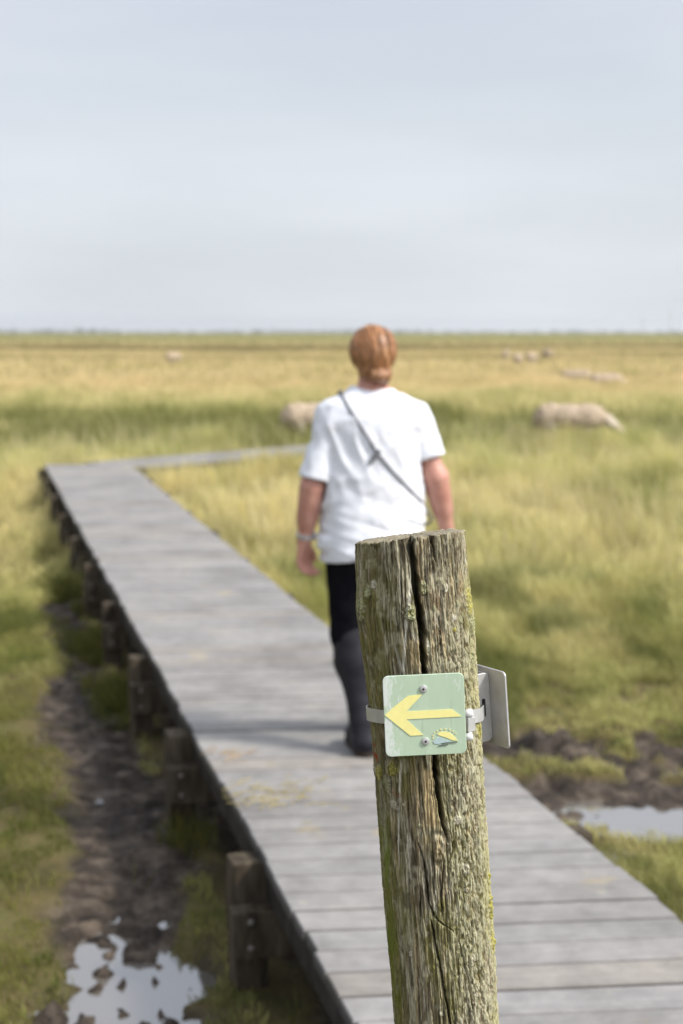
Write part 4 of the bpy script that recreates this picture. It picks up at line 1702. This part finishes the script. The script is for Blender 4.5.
# end grain rings
cxp = np.array([ax_x(ZTOP), DP])
caps, ccol = [], []
rim = np.stack([PXw[-1], PYw[-1]], -1)
KR = 14
for j in range(1, KR + 1):
    f_ = 1 - (j / (KR + 1)) ** 1.0
    pxy = cxp + (rim - cxp) * f_
    z_ = ztop_map(pxy[:, 0], pxy[:, 1]) + (fbm(pxy[:, 0] * 130, pxy[:, 1] * 130, oct=3, seed=383) - .5) * .006 + .0025 * min(1, j / 3)
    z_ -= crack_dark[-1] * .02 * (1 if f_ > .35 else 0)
    caps.append(np.stack([pxy[:, 0], pxy[:, 1], z_], -1))
    tone = (.55 + .8 * fbm(pxy[:, 0] * 260, pxy[:, 1] * 260, oct=3, seed=385))[:, None]
    ccol.append(np.array([.27, .235, .165]) * tone * (1 - .2 * crack_dark[-1])[:, None])  # end grain darkened along the splits, also painted shade
n0 = len(V)
Vc = np.concatenate(caps)
V = np.concatenate([V, Vc])
CC = np.concatenate([colr.reshape(-1, 3), np.concatenate(ccol)])
prev = ii[-1]
for j in range(KR):
    cur = n0 + j * cn + np.arange(cn)
    Q = np.concatenate([Q, np.stack([prev, np.roll(prev, -1), np.roll(cur, -1), cur], -1)])
    prev = cur
V = np.concatenate([V, [[cxp[0], cxp[1], float(ztop_map(cxp[0], cxp[1]))]]])
CC = np.concatenate([CC, [[.2, .18, .12]]])
T = np.stack([prev, np.roll(prev, -1), np.full(cn, len(V) - 1)], -1)
sp_ = empty('signpost', (float(ax_x(GZ)), DP, GZ))
tag(sp_, 'weathered split wooden waymarker post with a pale green yellow arrow plate', 'signpost')


def sp_parent(o, parent=sp_):
    o.parent = parent
    if parent is sp_:
        o.matrix_parent_inverse = Matrix.Translation(sp_.location).inverted()
    return o


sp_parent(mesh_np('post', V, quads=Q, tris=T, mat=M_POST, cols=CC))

# ---- arrow plate
YS = DP - .0715 - .024
SCN = at(424.7, 715, YS)
ROLL = math.radians(2.7)
PXM = (at(425.7, 715, YS).x - SCN.x)          # metres per photo pixel on the plate
# local plate frame: x right, y up, z towards the viewer
MS = Matrix.Translation(SCN) @ Matrix(((1, 0, 0), (0, 0, -1), (0, 1, 0))).to_4x4() @ Matrix.Rotation(ROLL, 4, 'Z')


def SL(zx, zy):
    """a spot of the plate, read off the photo enlarged 6.83 times from (375, 665)"""
    x_ = (zx / 6.83 + 375 - 424.7) * PXM
    y_ = -(zy / 6.83 + 665 - 715) * PXM
    c, s = math.cos(-ROLL), math.sin(-ROLL)
    return (x_ * c - y_ * s, x_ * s + y_ * c)


def rrect(hw, hh, r, n=5):
    pts = []
    for (sx, sy, a0) in ((1, -1, -90), (1, 1, 0), (-1, 1, 90), (-1, -1, 180)):
        for i in range(n + 1):
            a = math.radians(a0 + 90 * i / n)
            pts.append((sx * (hw - r) + r * math.cos(a), sy * (hh - r) + r * math.sin(a)))
    return pts


def plate_material():
    m, nt, b, _ = new_mat('pale_green_enamel')
    tc = nd(nt, 'ShaderNodeTexCoord')
    v = tc.outputs['Object']
    mp = nd(nt, 'ShaderNodeMapping')
    mp.inputs['Scale'].default_value = (60, 60, 16)
    nt.links.new(v, mp.inputs[0])
    n = noise_node(nt, mp.outputs[0], 1.0, 5, .6)
    base = ramp(nt, n, [(.3, (.455, .575, .41)), (.7, (.505, .62, .455))])
    # pale scuffs, mostly on the weathered left edge
    sep = nd(nt, 'ShaderNodeSeparateXYZ')
    nt.links.new(v, sep.inputs[0])
    mr = nd(nt, 'ShaderNodeMapRange')
    mr.inputs[1].default_value = SCN.x - .046
    mr.inputs[2].default_value = SCN.x - .020
    mr.inputs[3].default_value = .20
    mr.inputs[4].default_value = 0
    nt.links.new(sep.outputs[0], mr.inputs[0])
    add = nd(nt, 'ShaderNodeMath', operation='ADD')
    mp2 = nd(nt, 'ShaderNodeMapping')
    mp2.inputs['Scale'].default_value = (110, 110, 40)
    nt.links.new(v, mp2.inputs[0])
    nt.links.new(noise_node(nt, mp2.outputs[0], 1, 6, .7), add.inputs[0])
    nt.links.new(mr.outputs[0], add.inputs[1])
    sc_ = ramp(nt, add.outputs[0], [(.61, (0, 0, 0)), (.70, (.95, .95, .95))])
    col = mixc(nt, sc_, base, (.68, .72, .66))
    gr = noise_node(nt, mapping(nt, (130, 130, 12)), 1.0, 5, .65)
    col = mixc(nt, ramp(nt, gr, [(.56, (0, 0, 0)), (.74, (.42, .42, .42))]), col, (.27, .30, .17))
    # a few tiny dirt specks
    sp1 = ramp(nt, noise_node(nt, v, 420, 3, .6), [(.71, (0, 0, 0)), (.78, (.7, .7, .7))])
    col = mixc(nt, sp1, col, (.26, .27, .17))
    nt.links.new(col, b.inputs['Base Color'])
    b.inputs['Roughness'].default_value = .48
    bump(nt, b, n, .12, .0008)
    return m


def paint(name, c, var=.12, rough=.5):
    return simple(name, tuple(q * (1 - var) for q in c), tuple(min(1, q * (1 + var * .5)) for q in c), 160, rough, 0, .08, .0003)


M_GREENP = plate_material()
M_YEL = paint('faded_yellow_paint', (.92, .835, .32), .04)
M_PYEL = paint('pale_yellow_print', (.78, .74, .38))
M_TEAL = paint('pale_blue_print', (.47, .60, .58))
M_INK = paint('dark_print', (.10, .11, .11))

mb = MB()
mb.prism(rrect(40.6 * PXM, 41.2 * PXM, 5.5 * PXM), -.0028, 0, MS)
plate = sp_parent(mb.build('sign_plate', M_GREENP, None, bevel=.0005, seg=1))


def decal(name, polys, mat, z0=.0002, z1=.0007):
    mb = MB()
    for pts in polys:
        q = [SL(*p) for p in pts]
        ar = sum(q[i][0] * q[(i + 1) % len(q)][1] - q[(i + 1) % len(q)][0] * q[i][1] for i in range(len(q)))
        if ar < 0:
            q = q[::-1]
        mb.prism(q, z0, z1, MS)
    return sp_parent(mb.build(name, mat, None), plate)


decal('arrow', [[(66, 342), (135, 280), (225, 208), (322, 197), (214, 316), (525, 301), (590, 351), (214, 371), (330, 481), (242, 486)]], M_YEL)
emb = decal('emblem', [[(424, 474), (440, 461), (472, 455), (508, 463), (542, 488), (566, 521), (530, 517), (484, 497), (446, 486)]], M_YEL)
dots = []
for i in range(9):
    a = math.radians(192 - i * 21)
    cx_, cy_ = 478 + 82 * math.cos(a), 492 - 52 * math.sin(a)
    tx, ty = -math.sin(a) * 7, -math.cos(a) * 5
    nx_, ny_ = math.cos(a) * 5, -math.sin(a) * 5
    dots.append([(cx_ - tx - nx_, cy_ - ty - ny_), (cx_ + tx - nx_, cy_ + ty - ny_), (cx_ + tx + nx_, cy_ + ty + ny_), (cx_ - tx + nx_, cy_ - ty + ny_)])
sp_parent(decal('emblem_rays', dots, M_PYEL), emb)
sp_parent(decal('emblem_water', [[(398, 524), (418, 505), (446, 497), (480, 512), (520, 526), (470, 534), (430, 545), (404, 540)]], M_TEAL), emb)
bars = []
x_ = 456
while x_ < 558:
    w_ = RS.uniform(5, 11)
    y_ = 541 - (x_ - 456) * .115
    bars.append([(x_, y_ - 3.2), (x_ + w_, y_ - 4.0), (x_ + w_, y_ + 3.0), (x_, y_ + 3.6)])
    x_ += w_ + 1.6
x_ = 434
while x_ < 494:
    w_ = RS.uniform(5, 10)
    y_ = 555 - (x_ - 434) * .10
    bars.append([(x_, y_ - 3.2), (x_ + w_, y_ - 4.0), (x_ + w_, y_ + 3.0), (x_, y_ + 3.6)])
    x_ += w_ + 1.6
sp_parent(decal('emblem_lettering', bars, M_INK, .0008, .0011), emb)
# specks at the right edge where the paint is knocked off
for (zx, zy) in ((329, 160), (347, 525)):
    c = SL(zx, zy)
    M = MS @ Matrix.Translation((c[0], c[1], 0))
    mb = MB()
    r = 27 / 6.83 * PXM
    mb.lathe([(r * 1.0, .0001), (r * 1.02, .0010), (r * .93, .0018), (r * .72, .0021), (r * .45, .0023)], 22, M)
    s_ = sp_parent(mb.build('screw', M_GREY, None), plate)
    mb = MB()
    mb.lathe([(r * .30, .0020), (r * .30, .0026)], 6, M)
    sp_parent(mb.build('socket_shade', M_DARK, None), s_)  # dark hexagon on the screw head, in place of a hole's shade

# ---- strap, brackets, rear plate
ZST = float(at(424, 713, DP).z)
cst = float(ax_x(ZST))
rst = float(ax_r(ZST)) + .0035
THR = math.radians(28)                                      # facing of the rear plate: right and away
Nr = Vector((math.cos(THR), math.sin(THR), 0))
Tr = Vector((-math.sin(THR), math.cos(THR), 0))
lean = Matrix.Rotation(-math.atan(slope) * -1, 4, 'Y')
hull = []
for i in range(96):
    a = 2 * math.pi * i / 96
    hull.append((rst * math.cos(a), rst * math.sin(a)))
for (d, t_) in ((rst + .010, -.012), (rst + .010, .012)):
    q = Nr * d + Tr * t_
    hull.append((q.x, q.y))
for t_ in (-.012, .012):
    hull.append((t_, -(rst + .010)))


def chull(P):
    P = sorted(set(P))

    def half(Q):
        o = []
        for p in Q:
            while len(o) > 1 and (o[-1][0] - o[-2][0]) * (p[1] - o[-2][1]) - (o[-1][1] - o[-2][1]) * (p[0] - o[-2][0]) <= 0:
                o.pop()
            o.append(p)
        return o[:-1]
    return half(P) + half(P[::-1])


H = chull(hull)
mb = MB()
vs, fs = [], []
tl = math.tan(math.atan(slope))
for (z_, k_) in ((-.0088, 1.0), (.0088, 1.0)):
    for (a, c) in H:
        vs.append((cst + a + z_ * slope + 0, DP + c, ZST + z_ - .15 * c))
for (z_, k_) in ((-.0088, 1.0), (.0088, 1.0)):
    for (a, c) in H:
        l_ = math.hypot(a, c)
        vs.append((cst + a * (1 - .0012 / l_) + z_ * slope, DP + c * (1 - .0012 / l_), ZST + z_ - .15 * c))
n = len(H)
for i in range(n):
    j = (i + 1) % n
    fs += [(i, j, n + j, n + i), (2 * n + j, 2 * n + i, 3 * n + i, 3 * n + j), (n + i, n + j, 3 * n + j, 3 * n + i), (j, i, 2 * n + i, 2 * n + j)]
mb.poly(vs, fs)
strap = sp_parent(mb.build('metal_strap', M_GREY, None))
# worm-drive housing with its pale screw, just right of the arrow plate
q = at(470, 705, DP - .062)
mb = MB()
Mh = Matrix.Translation((q.x - .001, q.y + .006, ZST)) @ Matrix.Rotation(math.radians(40), 4, 'Z')
mb.prism(rrect(.0065, .0095, .002), -.006, .006, Mh @ Matrix.Rotation(math.radians(90), 4, 'X'))
hs_ = sp_parent(mb.build('clamp_housing', M_GREY, None, bevel=.0008), strap)
for dz in (.0145, -.0155):
    mb = MB()
    mb.lathe([(.004, -.005), (.0056, -.003), (.0056, .003), (.004, .005)], 12, Matrix.Translation((q.x - .001, q.y + .002, ZST + dz)) @ Matrix.Rotation(math.radians(75), 4, 'Y'))
    sp_parent(mb.build('clamp_screw', M_WHITEPLASTIC, None, smooth=True), strap)


def bracket_and(mframe, parent, halfh, name='bracket'):
    """stamped channel on the back of a plate; frame: x along plate, y up, z outwards (plate at z = 0)"""
    mb = MB()
    D_ = .0235
    hw, t_ = .0135, .0022
    # two side cheeks with rounded ends, each with a dark patch laid on for the strap opening, and a web against the plate
    for sx in (-1, 1):
        out = rrect(D_ / 2, halfh, .0075, 5)
        M = mframe @ Matrix.Translation((sx * hw, 0, -.003 - D_ / 2)) @ Matrix.Rotation(math.pi / 2, 4, 'Y')
        # cheek outline lies in the (depth, height) plane
        mb.prism(out, -t_ / 2, t_ / 2, M)
    mb.prism([(-hw, -halfh * .96), (hw, -halfh * .96), (hw, halfh * .96), (-hw, halfh * .96)], -.0052, -.0030, mframe)
    mb.prism([(-hw, -halfh * .86), (hw, -halfh * .86), (hw, halfh * .86), (-hw, halfh * .86)], -.0262, -.0244, mframe)
    b_ = sp_parent(mb.build(name, M_GREY, None, bevel=.0007), parent)
    for sx in (-1, 1):
        mb = MB()
        M = mframe @ Matrix.Translation((sx * (hw + t_ / 2 + .0002), 0, -.014)) @ Matrix.Rotation(math.pi / 2, 4, 'Y')
        mb.prism(rrect(.0026, .012, .002, 4), -.0003, .0003, M)
        sp_parent(mb.build('slot_shade', M_DARK, None), b_)  # dark sheet on the cheek imitates a shaded opening, nothing is cut
    return b_


leanM = Matrix.Rotation(math.atan(slope), 4, 'Y')
bracket_and(MS @ Matrix.Translation((0, 0, -.0005)), plate, .045)
zc_ = float(at(490, 703, DP + .05).z)
Cr = Vector((cst, DP, zc_)) + Nr * (rst + .021)
# right-handed frame: x = Tr, y = up, z = outward normal
Rm = Matrix(((Tr.x, 0, Nr.x, 0), (Tr.y, 0, Nr.y, 0), (0, 1, 0, 0), (0, 0, 0, 1)))
if Rm.to_3x3().determinant() < 0:
    Rm = Matrix(((-Tr.x, 0, Nr.x, 0), (-Tr.y, 0, Nr.y, 0), (0, 1, 0, 0), (0, 0, 0, 1)))
MR = Matrix.Translation(Cr) @ leanM @ Rm
mb = MB()
mb.prism(rrect(.0515, .0515, .006), -.0028, 0, MR)
rear = sp_parent(mb.build('back_plate', M_PLATE_BACK, None, bevel=.0005, seg=1))
rear['label'] = 'second plate facing away, only its bare grey back visible'
bracket_and(MR, rear, .046)

# ------------------------------------------------------------------ the air
mb = MB()
mb.hexa([(-6000, -450, -2.5), (6000, -450, -2.5), (6000, 8500, -2.5), (-6000, 8500, -2.5)], [(-6000, -450, 42), (6000, -450, 42), (6000, 8500, 42), (-6000, 8500, 42)])
m_h = bpy.data.materials.new('marsh_haze')
m_h.use_nodes = True
m_h.node_tree.nodes.clear()
oh = m_h.node_tree.nodes.new('ShaderNodeOutputMaterial')
vh = m_h.node_tree.nodes.new('ShaderNodeVolumePrincipled')
vh.inputs['Color'].default_value = (.97, .985, 1.0, 1)
vh.inputs['Density'].default_value = .00013
vh.inputs['Anisotropy'].default_value = .3
m_h.node_tree.links.new(vh.outputs[0], oh.inputs['Volume'])
haze = mb.build('haze', m_h)
tag(haze, 'thin pale haze lying over the whole marsh', 'haze', kind='stuff')

# ------------------------------------------------------------------ sky, sun, camera
SUN_EL = math.radians(44)
SUN_AZ = math.radians(66)                 # from straight behind the camera towards the right
sd = Vector((math.sin(SUN_AZ) * math.cos(SUN_EL), -math.cos(SUN_AZ) * math.cos(SUN_EL), math.sin(SUN_EL)))
sun = bpy.data.lights.new('sun', 'SUN')
sun.energy = 3.1
sun.angle = math.radians(9)
sun.color = (1.0, .945, .86)
so_ = bpy.data.objects.new('sun', sun)
so_.rotation_euler = sd.to_track_quat('Z', 'Y').to_euler()
link(so_)

w = bpy.data.worlds.new('World')
SC.world = w
w.use_nodes = True
nt = w.node_tree
nt.nodes.clear()
out = nt.nodes.new('ShaderNodeOutputWorld')
bg = nt.nodes.new('ShaderNodeBackground')
bg.inputs[1].default_value = 0.10
nt.links.new(bg.outputs[0], out.inputs[0])
sky = nt.nodes.new('ShaderNodeTexSky')
sky.sky_type = 'NISHITA'
sky.sun_disc = False
sky.sun_elevation = SUN_EL
sky.sun_rotation = math.atan2(sd.x, sd.y)
sky.air_density = 1.0
sky.dust_density = 3.0
sky.ozone_density = 1.0
tc = nd(nt, 'ShaderNodeTexCoord')
mp = nd(nt, 'ShaderNodeMapping')
mp.inputs['Scale'].default_value = (2.2, 2.2, 11)
mp.inputs['Rotation'].default_value = (0, math.radians(5), 0)
nt.links.new(tc.outputs['Generated'], mp.inputs[0])
cn_ = noise_node(nt, mp.outputs[0], 1.3, 6, .5)
cn2 = noise_node(nt, mp.outputs[0], 0.6, 3, .5)
cloudc = ramp(nt, cn2, [(.35, (5.15, 5.55, 6.4)), (.65, (5.5, 5.85, 6.6))])
# thin high haze: brighter towards the veiled sun, paler towards the horizon
dt = nd(nt, 'ShaderNodeVectorMath', operation='DOT_PRODUCT')
nt.links.new(tc.outputs['Generated'], dt.inputs[0])
dt.inputs[1].default_value = sd
mx_ = nd(nt, 'ShaderNodeMath', operation='MAXIMUM')
nt.links.new(dt.outputs['Value'], mx_.inputs[0])
mx_.inputs[1].default_value = 0
pw = nd(nt, 'ShaderNodeMath', operation='POWER')
nt.links.new(mx_.outputs[0], pw.inputs[0])
pw.inputs[1].default_value = 3
ml = nd(nt, 'ShaderNodeMath', operation='MULTIPLY_ADD')
nt.links.new(pw.outputs[0], ml.inputs[0])
ml.inputs[1].default_value = 2.5
ml.inputs[2].default_value = 1.0
sx_ = nd(nt, 'ShaderNodeSeparateXYZ')
nt.links.new(tc.outputs['Generated'], sx_.inputs[0])
hz = ramp(nt, sx_.outputs[2], [(0.0, (1.18, 1.18, 1.09)), (.12, (1.08, 1.08, 1.03)), (.30, (1, 1, 1))])
cloudc = mixc(nt, 1.0, cloudc, hz, 'MULTIPLY')
vm = nd(nt, 'ShaderNodeVectorMath', operation='SCALE')
nt.links.new(cloudc, vm.inputs[0])
nt.links.new(ml.outputs[0], vm.inputs['Scale'])
cov = ramp(nt, cn_, [(.34, (.80, .80, .80)), (.64, (.985, .985, .985))])
nt.links.new(mixc(nt, cov, sky.outputs[0], vm.outputs[0]), bg.inputs[0])

cam = bpy.data.cameras.new('camera')
cam.sensor_fit = 'VERTICAL'
cam.sensor_height = 36.0
cam.sensor_width = 24.0
cam.lens = F / 1024 * 36
cam.clip_start = .05
cam.clip_end = 20000
cam.dof.use_dof = True
cam.dof.focus_distance = (DP - .085) * CT + .25 * ST
cam.dof.aperture_fstop = 5.2
co = bpy.data.objects.new('camera', cam)
co.location = (0, 0, CAMZ)
co.rotation_euler = (math.pi / 2 - PITCH, 0, 0)
link(co)
SC.camera = co
SC.render.engine = 'CYCLES'
SC.cycles.use_denoising = True
SC.cycles.max_bounces = 6
SC.cycles.transparent_max_bounces = 4
SC.view_settings.view_transform = 'Standard'
SC.view_settings.look = 'None'
SC.view_settings.gamma = 1
SC.view_settings.exposure = 0.36
